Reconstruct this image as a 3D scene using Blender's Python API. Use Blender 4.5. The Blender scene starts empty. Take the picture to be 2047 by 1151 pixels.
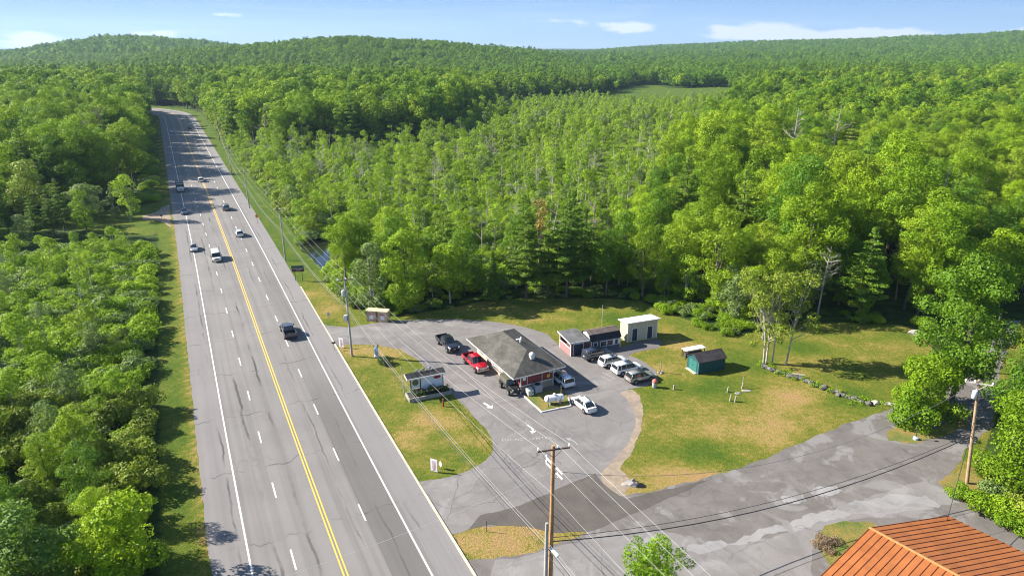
import bpy, bmesh, math, random
import numpy as np
from mathutils import Vector, Matrix
R = math.radians
S = bpy.context.scene
C = S.collection
rng = np.random.default_rng(7)
rnd = random.Random(11)

# ---------------------------------------------------------------- camera
F, CX, VH, CY, HC = 1365.0, 1023.5, 90.0, 575.5, 46.9
PT = math.atan((CY - VH) / F)
cam = bpy.data.cameras.new('camera'); co = bpy.data.objects.new('camera', cam); C.objects.link(co)
co.location = (0, 0, HC); co.rotation_euler = (math.pi / 2 - PT, 0, 0)
cam.sensor_width = 36; cam.lens = 36 * F / 2047; cam.clip_end = 40000; cam.clip_start = 0.5
S.camera = co
# ---------------------------------------------------------------- world, sun, exposure
SUN_EL, SUN_AZ = R(32), R(-81)          # sun stands to the left of the view
W = bpy.data.worlds.new('World'); S.world = W; W.use_nodes = True
sd = bpy.data.lights.new('sun', 'SUN'); sd.energy = 5.0; sd.angle = R(0.5); sd.color = (1.0, 0.93, 0.82)
so = bpy.data.objects.new('sun', sd); C.objects.link(so)
sv = Vector((math.sin(SUN_AZ) * math.cos(SUN_EL), math.cos(SUN_AZ) * math.cos(SUN_EL), math.sin(SUN_EL)))
so.rotation_euler = sv.to_track_quat('Z', 'Y').to_euler(); so.location = (-60, 0, 90)
S.view_settings.view_transform = 'Standard'; S.view_settings.look = 'None'
S.view_settings.exposure = 1.42; S.view_settings.gamma = 1
S.cycles.max_bounces = 5; S.cycles.diffuse_bounces = 2; S.cycles.glossy_bounces = 2
S.cycles.transmission_bounces = 3; S.cycles.volume_bounces = 0; S.cycles.transparent_max_bounces = 4
S.cycles.use_adaptive_sampling = True; S.cycles.adaptive_threshold = 0.01; S.cycles.use_denoising = True; S.cycles.denoising_prefilter = 'ACCURATE'; S.cycles.filter_width = 1.1; S.cycles.sample_clamp_indirect = 4

def ray(u, v):
    return (u - CX) / F, math.cos(PT) + (CY - v) / F * math.sin(PT), -math.sin(PT) + (CY - v) / F * math.cos(PT)
def G(u, v, z=0.0):
    dx, dy, dz = ray(u, v); t = (HC - z) / -dz
    return (dx * t, dy * t)
def P(x, y, z=0.0):
    Z = z - HC; zc = y * math.cos(PT) - Z * math.sin(PT); yc = y * math.sin(PT) + Z * math.cos(PT)
    return (CX + F * x / zc, CY - F * yc / zc)
def GL(l, z=0.0): return [G(u, v, z) for u, v in l]

# ---------------------------------------------------------------- node helpers
class N:
    def __init__(s, nt): s.nt = nt
    def n(s, t, **k):
        o = s.nt.nodes.new(t)
        for a, b in k.items():
            if a.startswith('i_'): o.inputs[a[2:].replace('_', ' ')].default_value = b
            else: setattr(o, a, b)
        return o
    def l(s, a, b): s.nt.links.new(a, b)
    def noise(s, vec, scale, detail=4, rough=0.55, dist=0.0):
        o = s.n('ShaderNodeTexNoise'); o.inputs['Scale'].default_value = scale
        o.inputs['Detail'].default_value = detail; o.inputs['Roughness'].default_value = rough
        o.inputs['Distortion'].default_value = dist
        if vec is not None: s.l(vec, o.inputs['Vector'])
        return o.outputs['Fac']
    def ramp(s, fac, stops):
        o = s.n('ShaderNodeValToRGB'); s.l(fac, o.inputs[0]); e = o.color_ramp.elements
        while len(e) < len(stops): e.new(0.5)
        for i, (p_, c) in enumerate(stops):
            e[i].position = p_; e[i].color = (*c, 1) if len(c) == 3 else c
        return o.outputs[0]
    def mr(s, fac, a, b, c=0.0, d=1.0, smooth=False):
        o = s.n('ShaderNodeMapRange'); s.l(fac, o.inputs[0])
        if smooth: o.interpolation_type = 'SMOOTHSTEP'
        for i, v in enumerate((a, b, c, d)): o.inputs[i + 1].default_value = v
        return o.outputs[0]
    def mix(s, fac, a, b, mode='MIX'):
        o = s.n('ShaderNodeMix'); o.data_type = 'RGBA'; o.blend_type = mode
        for sock, v in ((o.inputs[0], fac), (o.inputs[6], a), (o.inputs[7], b)):
            if isinstance(v, (int, float)): sock.default_value = v
            elif isinstance(v, tuple): sock.default_value = (*v, 1) if len(v) == 3 else v
            else: s.l(v, sock)
        return o.outputs[2]
    def math(s, op, a, b=0.0):
        o = s.n('ShaderNodeMath'); o.operation = op
        for i, v in enumerate((a, b)):
            if isinstance(v, (int, float)): o.inputs[i].default_value = v
            else: s.l(v, o.inputs[i])
        return o.outputs[0]
def newmat(name):
    m = bpy.data.materials.new(name); m.use_nodes = True; nt = m.node_tree; nt.nodes.clear()
    k = N(nt); out = k.n('ShaderNodeOutputMaterial'); b = k.n('ShaderNodeBsdfPrincipled'); k.l(b.outputs[0], out.inputs[0])
    return m, k, b, out
MC = {}
def mat(name, col, rough=0.7, var=0.12, scale=3.0, bump=0.0, metal=0.0, spec=0.4, coat=0.0):
    if name in MC: return MC[name]
    m, k, b, out = newmat(name)
    tc = k.n('ShaderNodeTexCoord').outputs['Object']
    f = k.noise(tc, scale, 5, 0.6); f = k.mr(f, 0.3, 0.7)
    c = k.mix(f, tuple(x * (1 - var) for x in col), tuple(min(1, x * (1 + var)) for x in col))
    k.l(c, b.inputs['Base Color']); b.inputs['Roughness'].default_value = rough; b.inputs['Metallic'].default_value = metal
    b.inputs['Specular IOR Level'].default_value = spec; b.inputs['Coat Weight'].default_value = coat; b.inputs['Coat Roughness'].default_value = 0.05
    if bump:
        bp = k.n('ShaderNodeBump'); bp.inputs['Strength'].default_value = bump; bp.inputs['Distance'].default_value = 0.03
        k.l(k.noise(tc, scale * 6, 4), bp.inputs['Height']); k.l(bp.outputs[0], b.inputs['Normal'])
    MC[name] = m; return m
def stripemat(name, col, period, axis=0, depth=0.25, rough=0.7, var=0.1, line=0.12):
    """Boards / seams / shingle courses: thin dark grooves every `period` metres along one object axis."""
    if name in MC: return MC[name]
    m, k, b, out = newmat(name)
    tc = k.n('ShaderNodeTexCoord').outputs['Object']
    sp = k.n('ShaderNodeSeparateXYZ'); k.l(tc, sp.inputs[0])
    x = k.math('DIVIDE', sp.outputs[axis], period); fr = k.math('FRACT', x)
    g = k.math('LESS_THAN', fr, line)
    f = k.mr(k.noise(tc, 2.5, 5, 0.65), 0.3, 0.7)
    wn = k.n('ShaderNodeTexWhiteNoise'); wn.noise_dimensions = '1D'; k.l(k.math('FLOOR', x), wn.inputs['W'])
    c = k.mix(f, tuple(v * (1 - var) for v in col), tuple(v * (1 + var) for v in col))
    c = k.mix(k.math('MULTIPLY', wn.outputs['Value'], 0.18), c, tuple(v * 0.6 for v in col))
    c = k.mix(k.math('MULTIPLY', g, depth), c, tuple(v * 0.25 for v in col))
    k.l(c, b.inputs['Base Color']); b.inputs['Roughness'].default_value = rough
    bp = k.n('ShaderNodeBump'); bp.inputs['Strength'].default_value = 0.4; bp.inputs['Distance'].default_value = 0.02; bp.invert = True
    k.l(g, bp.inputs['Height']); k.l(bp.outputs[0], b.inputs['Normal'])
    MC[name] = m; return m

# ---------------------------------------------------------------- sky
def sky():
    nt = W.node_tree; nt.nodes.clear(); k = N(nt)
    out = k.n('ShaderNodeOutputWorld'); bg = k.n('ShaderNodeBackground'); k.l(bg.outputs[0], out.inputs[0])
    st = k.n('ShaderNodeTexSky'); st.sky_type = 'NISHITA'; st.sun_disc = False
    st.sun_elevation = SUN_EL; st.sun_rotation = SUN_AZ; st.altitude = 100; st.air_density = 1.0; st.dust_density = 0.3; st.ozone_density = 3.0
    tc = k.n('ShaderNodeTexCoord').outputs['Generated']
    sp = k.n('ShaderNodeSeparateXYZ'); k.l(tc, sp.inputs[0])
    # pale summer blue low down, the physical sky above; small cumulus banks and thin streaks by direction
    low = k.ramp(k.mr(sp.outputs[2], -0.01, 0.07), [(0.0, (3.6, 4.7, 6.3)), (0.35, (2.9, 4.3, 6.5)), (1.0, (1.75, 3.25, 6.2))])
    c = k.mix(k.mr(sp.outputs[2], 0.10, 0.40), low, k.mix(1.0, st.outputs[0], (1.15, 1.25, 1.35), 'MULTIPLY'))
    az = k.math('DIVIDE', sp.outputs[0], k.math('MAXIMUM', sp.outputs[1], 0.05))
    mp = k.n('ShaderNodeMapping'); mp.inputs['Scale'].default_value = (1.0, 1.0, 3.0); k.l(tc, mp.inputs['Vector'])
    n1 = k.noise(mp.outputs[0], 16.0, 7, 0.58, 0.3); tot = None
    for a0, e0, sa, se, w in ((.165, .022, .045, .008, 1), (.33, .018, .065, .009, 1), (.50, .015, .10, .006, 1), (.42, .010, .20, .005, .8), (-.66, .003, .10, .011, 1), (-.50, .014, .05, .004, .7), (-.40, .036, .03, .003, .5), (.05, .030, .07, .004, .5), (.72, .018, .05, .006, .8), (-.26, .035, .05, .003, .4)):
        da = k.math('DIVIDE', k.math('SUBTRACT', az, a0), sa); de = k.math('DIVIDE', k.math('SUBTRACT', sp.outputs[2], e0), se)
        g_ = k.math('MULTIPLY', k.math('EXPONENT', k.math('MULTIPLY', k.math('ADD', k.math('MULTIPLY', da, da), k.math('MULTIPLY', de, de)), -1.0)), w); tot = g_ if tot is None else k.math('ADD', tot, g_)
    c1 = k.mr(k.math('ADD', k.math('MULTIPLY', tot, 0.6), k.math('MULTIPLY', n1, 1.5)), 0.98, 1.3, 0, 1, True)
    mp2 = k.n('ShaderNodeMapping'); mp2.inputs['Scale'].default_value = (1.0, 1.0, 14.0); mp2.inputs['Rotation'].default_value = (0, .03, 0); k.l(tc, mp2.inputs['Vector'])
    c2 = k.mr(k.noise(mp2.outputs[0], 2.6, 6, 0.6, 0.7), 0.48, 0.8, 0, 0.45)
    c = k.mix(c2, c, (5.2, 5.9, 6.6))
    c = k.mix(k.math('MULTIPLY', c1, 0.95), c, (7.0, 7.1, 7.2))
    k.l(c, bg.inputs[0]); bg.inputs[1].default_value = 0.055
sky()

# ---------------------------------------------------------------- object helpers
def link(o, parent=None):
    C.objects.link(o)
    if parent is not None: o.parent = parent
    return o
def tag(o, label, cat, group=None, kind=None):
    if label: o['label'] = label
    if cat: o['category'] = cat
    if group: o['group'] = group
    if kind: o['kind'] = kind
    return o
def thing(name, label, cat, loc=(0, 0, 0), rz=0.0, group=None):
    o = bpy.data.objects.new(name, None); o.empty_display_size = 0.3
    o.location = loc; o.rotation_euler = (0, 0, rz); link(o); tag(o, label, cat, group); return o
class MB:
    """collects shapes, then becomes ONE mesh object"""
    def __init__(s): s.v = []; s.f = []
    def add(s, vs, fs):
        n = len(s.v); s.v += [tuple(v) for v in vs]; s.f += [tuple(i + n for i in f) for f in fs]; return s
    def box(s, x0, y0, z0, x1, y1, z1, M=None):
        vs = [Vector(p) for p in ((x0, y0, z0), (x1, y0, z0), (x1, y1, z0), (x0, y1, z0), (x0, y0, z1), (x1, y0, z1), (x1, y1, z1), (x0, y1, z1))]
        if M is not None: vs = [M @ v for v in vs]
        return s.add(vs, [(0, 3, 2, 1), (4, 5, 6, 7), (0, 1, 5, 4), (1, 2, 6, 5), (2, 3, 7, 6), (3, 0, 4, 7)])
    def cb(s, c, sz, M=None):
        return s.box(c[0] - sz[0] / 2, c[1] - sz[1] / 2, c[2] - sz[2] / 2, c[0] + sz[0] / 2, c[1] + sz[1] / 2, c[2] + sz[2] / 2, M)
    def tube(s, pts, rad, n=8, caps=True):
        pts = [Vector(p) for p in pts]
        if not hasattr(rad, '__len__'): rad = [rad] * len(pts)
        vs = []; fs = []
        for i, p in enumerate(pts):
            d = (pts[min(i + 1, len(pts) - 1)] - pts[max(i - 1, 0)])
            d = d.normalized() if d.length > 1e-9 else Vector((0, 0, 1))
            a = d.cross(Vector((0, 0, 1)) if abs(d.z) < 0.95 else Vector((1, 0, 0))).normalized(); b = d.cross(a)
            for j in range(n):
                t = 2 * math.pi * j / n; vs.append(p + (a * math.cos(t) + b * math.sin(t)) * rad[i])
        for i in range(len(pts) - 1):
            for j in range(n):
                fs.append((i * n + j, i * n + (j + 1) % n, (i + 1) * n + (j + 1) % n, (i + 1) * n + j))
        if caps: fs.append(tuple(range(n))[::-1]); fs.append(tuple((len(pts) - 1) * n + j for j in range(n)))
        return s.add(vs, fs)
    def lathe(s, prof, c=(0, 0, 0), n=16, M=None):
        vs = []; fs = []
        for r, z in prof:
            for j in range(n):
                t = 2 * math.pi * j / n; v = Vector((r * math.cos(t), r * math.sin(t), z))
                if M is not None: v = M @ v
                vs.append(v + Vector(c))
        for i in range(len(prof) - 1):
            for j in range(n): fs.append((i * n + j, i * n + (j + 1) % n, (i + 1) * n + (j + 1) % n, (i + 1) * n + j))
        fs.append(tuple(range(n))[::-1]); fs.append(tuple((len(prof) - 1) * n + j for j in range(n)))
        return s.add(vs, fs)
    def prism(s, poly, z0, z1):
        n = len(poly)
        return s.add([(x, y, z0) for x, y in poly] + [(x, y, z1) for x, y in poly],
                     [tuple(range(n))[::-1], tuple(range(n, 2 * n))] + [(i, (i + 1) % n, n + (i + 1) % n, n + i) for i in range(n)])
    def quad(s, a, b, c, d): return s.add([a, b, c, d], [(0, 1, 2, 3)])
    def loft(s, rings):
        n = len(rings[0]); vs = [p for r in rings for p in r]; fs = []
        for i in range(len(rings) - 1):
            for j in range(n): fs.append((i * n + j, i * n + (j + 1) % n, (i + 1) * n + (j + 1) % n, (i + 1) * n + j))
        fs.append(tuple(range(n))[::-1]); fs.append(tuple((len(rings) - 1) * n + j for j in range(n)))
        return s.add(vs, fs)
    def mesh(s, name, m=None, bevel=0.0, smooth=False):
        me = bpy.data.meshes.new(name); me.from_pydata(s.v, [], s.f)
        bm = bmesh.new(); bm.from_mesh(me); bmesh.ops.recalc_face_normals(bm, faces=bm.faces)
        if bevel: bmesh.ops.bevel(bm, geom=list(bm.edges), offset=bevel, segments=2, affect='EDGES', clamp_overlap=True)
        if smooth:
            for f in bm.faces: f.smooth = True
        if smooth == 'sharp':
            for e in bm.edges:
                if len(e.link_faces) == 2 and e.calc_face_angle(0) > R(48): e.smooth = False
        bm.to_mesh(me); bm.free()
        if m: me.materials.append(m)
        return me
    def build(s, name, m, parent=None, bevel=0.0, smooth=False, loc=None):
        o = bpy.data.objects.new(name, s.mesh(name, m, bevel, smooth)); link(o, parent)
        if loc: o.location = loc
        return o
def one(mb, name, m, label, cat, loc, rz=0.0, group=None, bevel=0.0, smooth=False):
    o = mb.build(name, m, None, bevel, smooth); o.location = loc; o.rotation_euler = (0, 0, rz); return tag(o, label, cat, group)
def text_mesh(txt, size, m, name, parent, M, extrude=0.004, spacing=1.0, width=None):
    cu = bpy.data.curves.new('lettering', 'FONT'); cu.body = txt; cu.size = size; cu.extrude = extrude; cu.align_x = 'CENTER'; cu.align_y = 'CENTER'
    cu.space_character = spacing; cu.offset = size * 0.012; cu.resolution_u = 3
    tmp = bpy.data.objects.new('lettering', cu); me = bpy.data.meshes.new_from_object(tmp); bpy.data.objects.remove(tmp)
    if width:
        xs = [v.co.x for v in me.vertices]; k = width / (max(xs) - min(xs))
        for v in me.vertices: v.co.x *= k
    me.name = name; me.materials.clear(); me.materials.append(m)
    o = bpy.data.objects.new(name, me); link(o, parent); o.matrix_local = M; return o
def FM(loc, rz=0.0, rx=90.0, roll=0.0):
    """frame for lettering on an upright face: x right, y up, facing -Y before rz"""
    return Matrix.Translation(loc) @ Matrix.Rotation(rz, 4, 'Z') @ Matrix.Rotation(R(rx), 4, 'X') @ Matrix.Rotation(roll, 4, 'Z')

# ---------------------------------------------------------------- distance tools
def sdist(poly, X, Y):
    """signed distance (negative inside)"""
    poly = np.array(poly); d = np.full(X.shape, 1e9); ins = np.zeros(X.shape, bool); n = len(poly)
    for i in range(n):
        a = poly[i]; b = poly[(i + 1) % n]; e = b - a; L = (e ** 2).sum() + 1e-12
        t = np.clip(((X - a[0]) * e[0] + (Y - a[1]) * e[1]) / L, 0, 1)
        d = np.minimum(d, np.hypot(X - a[0] - t * e[0], Y - a[1] - t * e[1]))
        c = ((a[1] > Y) != (b[1] > Y)) & (X < (b[0] - a[0]) * (Y - a[1]) / (b[1] - a[1] + 1e-12) + a[0]); ins ^= c
    return np.where(ins, -d, d)

# highway centre line (the double yellow): straight, then bending away to the left
RC = [(38.5, -55.0), (-16, 51.3 + 2.7), (-71.0, 164.0), (-110, 242.0), (-150, 322.0), (-190, 402.0), (-213, 448.0), (-236, 492.0), (-252, 515.0), (-272, 535), (-300, 553), (-335, 567), (-380, 578), (-440, 585)]
RC[1] = (-16.9, 54.0)
def smooth_line(pts, step):
    pts = [Vector((*p, 0)) for p in pts]; out = []
    ext = [2 * pts[0] - pts[1]] + pts + [2 * pts[-1] - pts[-2]]
    for i in range(1, len(ext) - 2):
        a, b, c, d = ext[i - 1:i + 3]; n = max(2, int((c - b).length / step))
        for j in range(n):
            t = j / n
            # cubic hermite with length-aware tangents
            m1 = (c - a) * ((c - b).length / ((c - b).length + (b - a).length)); m2 = (d - b) * ((c - b).length / ((d - c).length + (c - b).length))
            t2, t3 = t * t, t * t * t
            out.append((2 * t3 - 3 * t2 + 1) * b + (t3 - 2 * t2 + t) * m1 + (-2 * t3 + 3 * t2) * c + (t3 - t2) * m2)
    out.append(pts[-1]); return out
ROAD = smooth_line(RC, 2.0)
def offs(line, o):
    out = []
    for i, p in enumerate(line):
        d = (line[min(i + 1, len(line) - 1)] - line[max(i - 1, 0)]).normalized()
        out.append(p + Vector((d.y, -d.x, 0)) * o)       # + = right-hand side (towards the restaurant)
    return out
RNP = np.array([(p.x, p.y) for p in ROAD])
def road_off(X, Y):
    """signed lateral offset from the centre line (+ right)"""
    X = np.atleast_1d(X); Y = np.atleast_1d(Y); best = np.full(X.shape, 1e9); sgn = np.ones(X.shape)
    for i in range(0, len(RNP) - 4, 4):
        a = RNP[i]; b = RNP[i + 4]; e = b - a; L = (e ** 2).sum()
        t = np.clip(((X - a[0]) * e[0] + (Y - a[1]) * e[1]) / L, 0, 1)
        d = np.hypot(X - a[0] - t * e[0], Y - a[1] - t * e[1]); m = d < best
        best = np.where(m, d, best); sgn = np.where(m, np.sign((X - a[0]) * e[1] - (Y - a[1]) * e[0]), sgn)
    return best * sgn
def sstep(a, b, x): t = np.clip((x - a) / (b - a), 0, 1); return t * t * (3 - 2 * t)

# ---------------------------------------------------------------- terrain height
def hgt(X, Y):
    X = np.asarray(X, float); Y = np.asarray(Y, float); a = X / np.maximum(Y, 50.0)
    def prof(xs, hs): return np.interp(a, xs, hs)
    mid = prof([-1.2, -.75, -.6, -.45, -.36, -.21, -.11, -.016, .06, .10, .15, .2, 1.2], [-6, -4, 4, 24, 32, 43, 36, 25, 12, 3, -3, -6, -6])
    left = prof([-1.6, -.85, -.74, -.68, -.62, -.56, -.50, -.45, -.40, -.3, -.2, 1], [-10, -8, -2, 12, 34, 47, 46, 38, 28, 10, 0, 0])
    right = prof([-.2, -.02, .05, .10, .155, .24, .33, .5, .62, .71, .9, 1.3], [-14, -14, -12, -2, 12, 26, 36, 46, 56, 68, 80, 80])
    r = np.hypot(X, Y)
    def bump(c, s1, s2): return np.exp(-np.where(r < c, ((r - c) / s1) ** 2, ((r - c) / s2) ** 2))
    h = np.maximum(np.maximum(mid * bump(1330, 270, 420), left * bump(2150, 480, 600)), right * bump(3250, 900, 1500))
    h = h + 5.0 * prof([-1.2, -.3, -.25, -.05, .0, 1.2], [1, 1, .7, .7, 0, 0]) * sstep(330, 430, Y) * (1 - sstep(620, 760, Y)) * sstep(14, 50, np.abs(road_off(X, Y)).reshape(X.shape))
    h = h + 7 * prof([.2, .45, .8, 1.4], [0, .4, 1, 1]) * sstep(350, 800, Y)
    n = np.sin(X / 97 + 1.3) * np.cos(Y / 131 + .4) + .6 * np.sin(X / 41 + Y / 57) + .35 * np.sin(X / 19 - Y / 23)
    return h + n * 2.4 * sstep(700, 1100, Y)
def hz(x, y): return float(hgt(np.array([x]), np.array([y]))[0])

# ---------------------------------------------------------------- ground plan (estimated from sight lines onto the ground)
KERB_N = [(626, 634), (660, 692)]
CLEAR = GL([(598, 585), (640, 583), (700, 612), (738, 634), (800, 632), (850, 625), (900, 618), (960, 603), (1050, 597), (1190, 597), (1280, 602), (1330, 625), (1400, 650), (1455, 672), (1500, 668), (1560, 650), (1620, 648), (1700, 646), (1800, 650), (1850, 672), (1870, 720), (1860, 780), (1900, 800), (1960, 730), (1990, 690), (2020, 650), (2060, 640), (2080, 660), (2010, 760), (1960, 900), (1940, 940), (1990, 985), (2047, 1030), (2150, 1090), (2300, 1300), (1000, 1300), (965, 1151), (900, 1050), (840, 960), (770, 865), (700, 760), (660, 690)])
POND = GL([(600, 494), (612, 486), (640, 481), (662, 480), (684, 483), (680, 494), (664, 503), (662, 522), (658, 538), (648, 545), (638, 532), (624, 518), (608, 506)])
FIELD = GL([(1185, 193), (1240, 182), (1275, 172), (1310, 171), (1345, 178), (1440, 177), (1500, 181), (1480, 190), (1400, 198), (1300, 204), (1200, 202)])
MEADOW = GL([(290, 330), (330, 318), (335, 450), (300, 470), (240, 470), (130, 455), (60, 470), (60, 440), (140, 425), (230, 420), (290, 380)])
DRIVE_L = GL([(339, 408), (325, 414), (312, 424), (285, 432), (285, 440), (312, 440), (330, 446), (342, 456)])
def fit_lateral(X, Y): return road_off(X.ravel(), Y.ravel()).reshape(X.shape)

def grid_mesh(name, xs, ys, hfun, attrs=None):
    nx, ny = len(xs), len(ys); X, Y = np.meshgrid(xs, ys); Z = hfun(X, Y)
    me = bpy.data.meshes.new(name); nv = nx * ny
    me.vertices.add(nv); me.vertices.foreach_set('co', np.stack([X, Y, Z], -1).astype(np.float32).ravel())
    i, j = np.meshgrid(np.arange(nx - 1), np.arange(ny - 1)); a = (j * nx + i).ravel()
    q = np.stack([a, a + 1, a + nx + 1, a + nx], -1)
    me.loops.add(q.size); me.loops.foreach_set('vertex_index', q.ravel().astype(np.int32))
    me.polygons.add(len(q)); me.polygons.foreach_set('loop_start', (np.arange(len(q)) * 4).astype(np.int32))
    me.polygons.foreach_set('use_smooth', np.ones(len(q), bool)); me.update(calc_edges=True)
    for an, fn in (attrs or {}).items():
        at = me.attributes.new(an, 'FLOAT', 'POINT'); at.data.foreach_set('value', fn(X, Y).astype(np.float32).ravel())
    return me
def axis(pieces):
    out = [pieces[0][0]]
    for a, b, st in pieces: out += list(np.linspace(a, b, max(2, int(abs(b - a) / st) + 1))[1:])
    return np.array(out)
DRY = [((1345, 952), 3.2, .9), ((1470, 965), 3, .5), ((1290, 972), 2.5, .7), ((1600, 785), 3.5, .8), ((1540, 800), 3, .5), ((1420, 860), 5, .5), ((1560, 850), 5, .5), ((1350, 690), 3, .7), ((1330, 735), 2.5, .6), ((1330, 655), 2.5, .5), ((1610, 715), 4, .5), ((1700, 690), 5, .3), ((870, 840), 2.5, .8), ((930, 880), 2, .6), ((830, 880), 3, .5), ((990, 1080), 3.5, .95), ((1080, 1075), 3, .95), ((610, 590), 3, .7), ((640, 620), 3, .5), ((700, 700), 3, .5), ((780, 710), 3, .6), ((1100, 635), 4, .3), ((1000, 620), 4, .2), ((1920, 960), 2.5, .6), ((1660, 1080), 2, .4), ((1400, 560), 1, 0)]
GREENS = [((1400, 905), 3.0, .9), ((1450, 780), 4, .5), ((1620, 700), 3.5, .8), ((1480, 720), 3, .7), ((880, 870), 2, .3), ((860, 780), 2, .6), ((1100, 830), 1.5, .8), ((900, 900), 2, .4), ((1700, 790), 3, .8), ((1250, 640), 4, .6)]
def a_lawn(X, Y):
    d = sdist(CLEAR, X, Y); l = 1 - sstep(-0.5, 1.2, d); ro = fit_lateral(X, Y)
    w = 15.0 + 6 * sstep(150, 60, Y) * 0
    l = np.maximum(l, (1 - sstep(16.5, 18.5, ro)) * (ro > 0) * (Y > 118))
    l = np.maximum(l, (1 - sstep(14.8, 16.2, -ro)) * (ro < 0))
    l = np.maximum(l, 1 - sstep(-.5, 1.5, sdist(MEADOW, X, Y)))
    l = np.maximum(l, 1 - sstep(-5, 5, sdist(FIELD, X, Y)))
    return l
def a_dry(X, Y):
    d = np.full(X.shape, .40)
    for (uv, r, w) in DRY:
        x, y = G(*uv); d += w * .6 * np.exp(-(((X - x) / (r * 1.5)) ** 2 + ((Y - y) / r) ** 2))
    for (uv, r, w) in GREENS:
        x, y = G(*uv); d -= w * .55 * np.exp(-(((X - x) / (r * 1.5)) ** 2 + ((Y - y) / r) ** 2))
    ro = fit_lateral(X, Y); d -= .30 * sstep(125, 150, Y) * (ro > 0) + .16 * (ro < 0)
    d += .5 * np.exp(-((ro + 11.5) / 0.5) ** 2)
    return np.clip(d, 0, .85)
def ground_material():
    m, k, b, out = newmat('ground')
    pos = k.n('ShaderNodeNewGeometry').outputs['Position']
    la = k.n('ShaderNodeAttribute', attribute_name='lawn').outputs['Fac']; dr = k.n('ShaderNodeAttribute', attribute_name='dry').outputs['Fac']
    n1 = k.noise(pos, 0.22, 6, 0.65, 0.3); n2 = k.noise(pos, 1.6, 6, 0.7); n3 = k.noise(pos, 7.0, 4, 0.7)
    d = k.math('ADD', dr, k.math('MULTIPLY', k.math('SUBTRACT', n1, 0.5), 1.3)); d = k.math('ADD', d, k.math('MULTIPLY', k.math('SUBTRACT', n2, 0.5), 1.3)); d = k.math('ADD', d, k.math('MULTIPLY', k.math('SUBTRACT', n3, 0.5), 0.5))
    grass = k.ramp(d, [(0.05, (0.075, 0.135, 0.016)), (0.34, (0.135, 0.175, 0.022)), (0.55, (0.215, 0.205, 0.038)), (0.80, (0.345, 0.265, 0.085)), (1.0, (0.40, 0.26, 0.12))])
    grass = k.mix(k.mr(n3, 0.3, 0.7), k.mix(1.0, grass, (0.44, 0.48, 0.38), 'MULTIPLY'), k.mix(1.0, grass, (1.2, 1.12, 1.15), 'MULTIPLY'))
    fl = k.ramp(k.noise(pos, 0.5, 6, 0.7), [(0.3, (0.018, 0.03, 0.008)), (0.5, (0.04, 0.07, 0.014)), (0.7, (0.07, 0.11, 0.02))])
    edge = k.math('ADD', la, k.math('MULTIPLY', k.math('SUBTRACT', n2, 0.5), 0.8)); edge = k.mr(edge, 0.42, 0.6)
    c = k.mix(edge, fl, grass); k.l(c, b.inputs['Base Color']); b.inputs['Roughness'].default_value = 0.95; b.inputs['Specular IOR Level'].default_value = 0.1
    bp = k.n('ShaderNodeBump'); bp.inputs['Strength'].default_value = 0.9; bp.inputs['Distance'].default_value = 0.22
    k.l(k.noise(pos, 3.2, 6, 0.8), bp.inputs['Height']); k.l(bp.outputs[0], b.inputs['Normal'])
    return m
GM = ground_material()
xs = axis([(-7000, -1500, 250), (-1500, -520, 40), (-520, -110, 6), (-110, 110, 1.0), (110, 520, 6), (520, 1500, 40), (1500, 7000, 250)])
ys = axis([(-600, 20, 40), (20, 45, 5), (45, 205, 1.0), (205, 620, 6), (620, 3600, 30), (3600, 9000, 200)])
gme = grid_mesh('ground', xs, ys, hgt, {'lawn': a_lawn, 'dry': a_dry}); gme.materials.append(GM)
# pond bed: cut down a little
tag(link(bpy.data.objects.new('ground', gme)), None, None, kind='structure')

# ---------------------------------------------------------------- paved sheets
def strip(line_a, line_b, z, uv=None):
    mb = MB(); n = len(line_a)
    mb.v = [(p.x, p.y, z + hz(p.x, p.y) * 0) for p in line_a] + [(p.x, p.y, z) for p in line_b]
    mb.f = [(i, i + 1, n + i + 1, n + i) for i in range(n - 1)]
    return mb
def struct(name, mb, m, **k):
    o = mb.build(name, m, **k); o['kind'] = 'structure'; return o
def sheet(name, poly, z, m, jitter=0.12, step=0.7):
    """flat sheet with a slightly ragged outline"""
    pts = []
    n = len(poly); s_ = 0.0; f1, f2, f3 = (rnd.uniform(0, 6.28) for _ in range(3))
    for i in range(n):
        a = Vector((*poly[i], 0)); b = Vector((*poly[(i + 1) % n], 0)); k = max(1, int((b - a).length / step))
        for j in range(k):
            p = a.lerp(b, j / k); s_ += (b - a).length / k; q = jitter * (.55 * math.sin(s_ * 1.1 + f1) + .35 * math.sin(s_ * 2.9 + f2) + .25 * math.sin(s_ * 6.1 + f3) + rnd.uniform(-.15, .15)); d = (b - a).normalized() if (b - a).length > 0 else Vector((1, 0, 0))
            pts.append((p.x + d.y * q, p.y - d.x * q))
    from mathutils.geometry import tessellate_polygon
    v3 = [Vector((x, y, 0)) for x, y in pts]; fs = []
    for t_ in tessellate_polygon([v3]):
        a, b, c = (v3[i] for i in t_); fs.append(tuple(t_) if (b - a).cross(c - a).z > 0 else tuple(t_)[::-1])
    me = bpy.data.meshes.new(name); me.from_pydata([(x, y, z) for x, y in pts], [], fs); me.materials.append(m)
    o = bpy.data.objects.new(name, me); link(o); o['kind'] = 'structure'; return o

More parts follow.
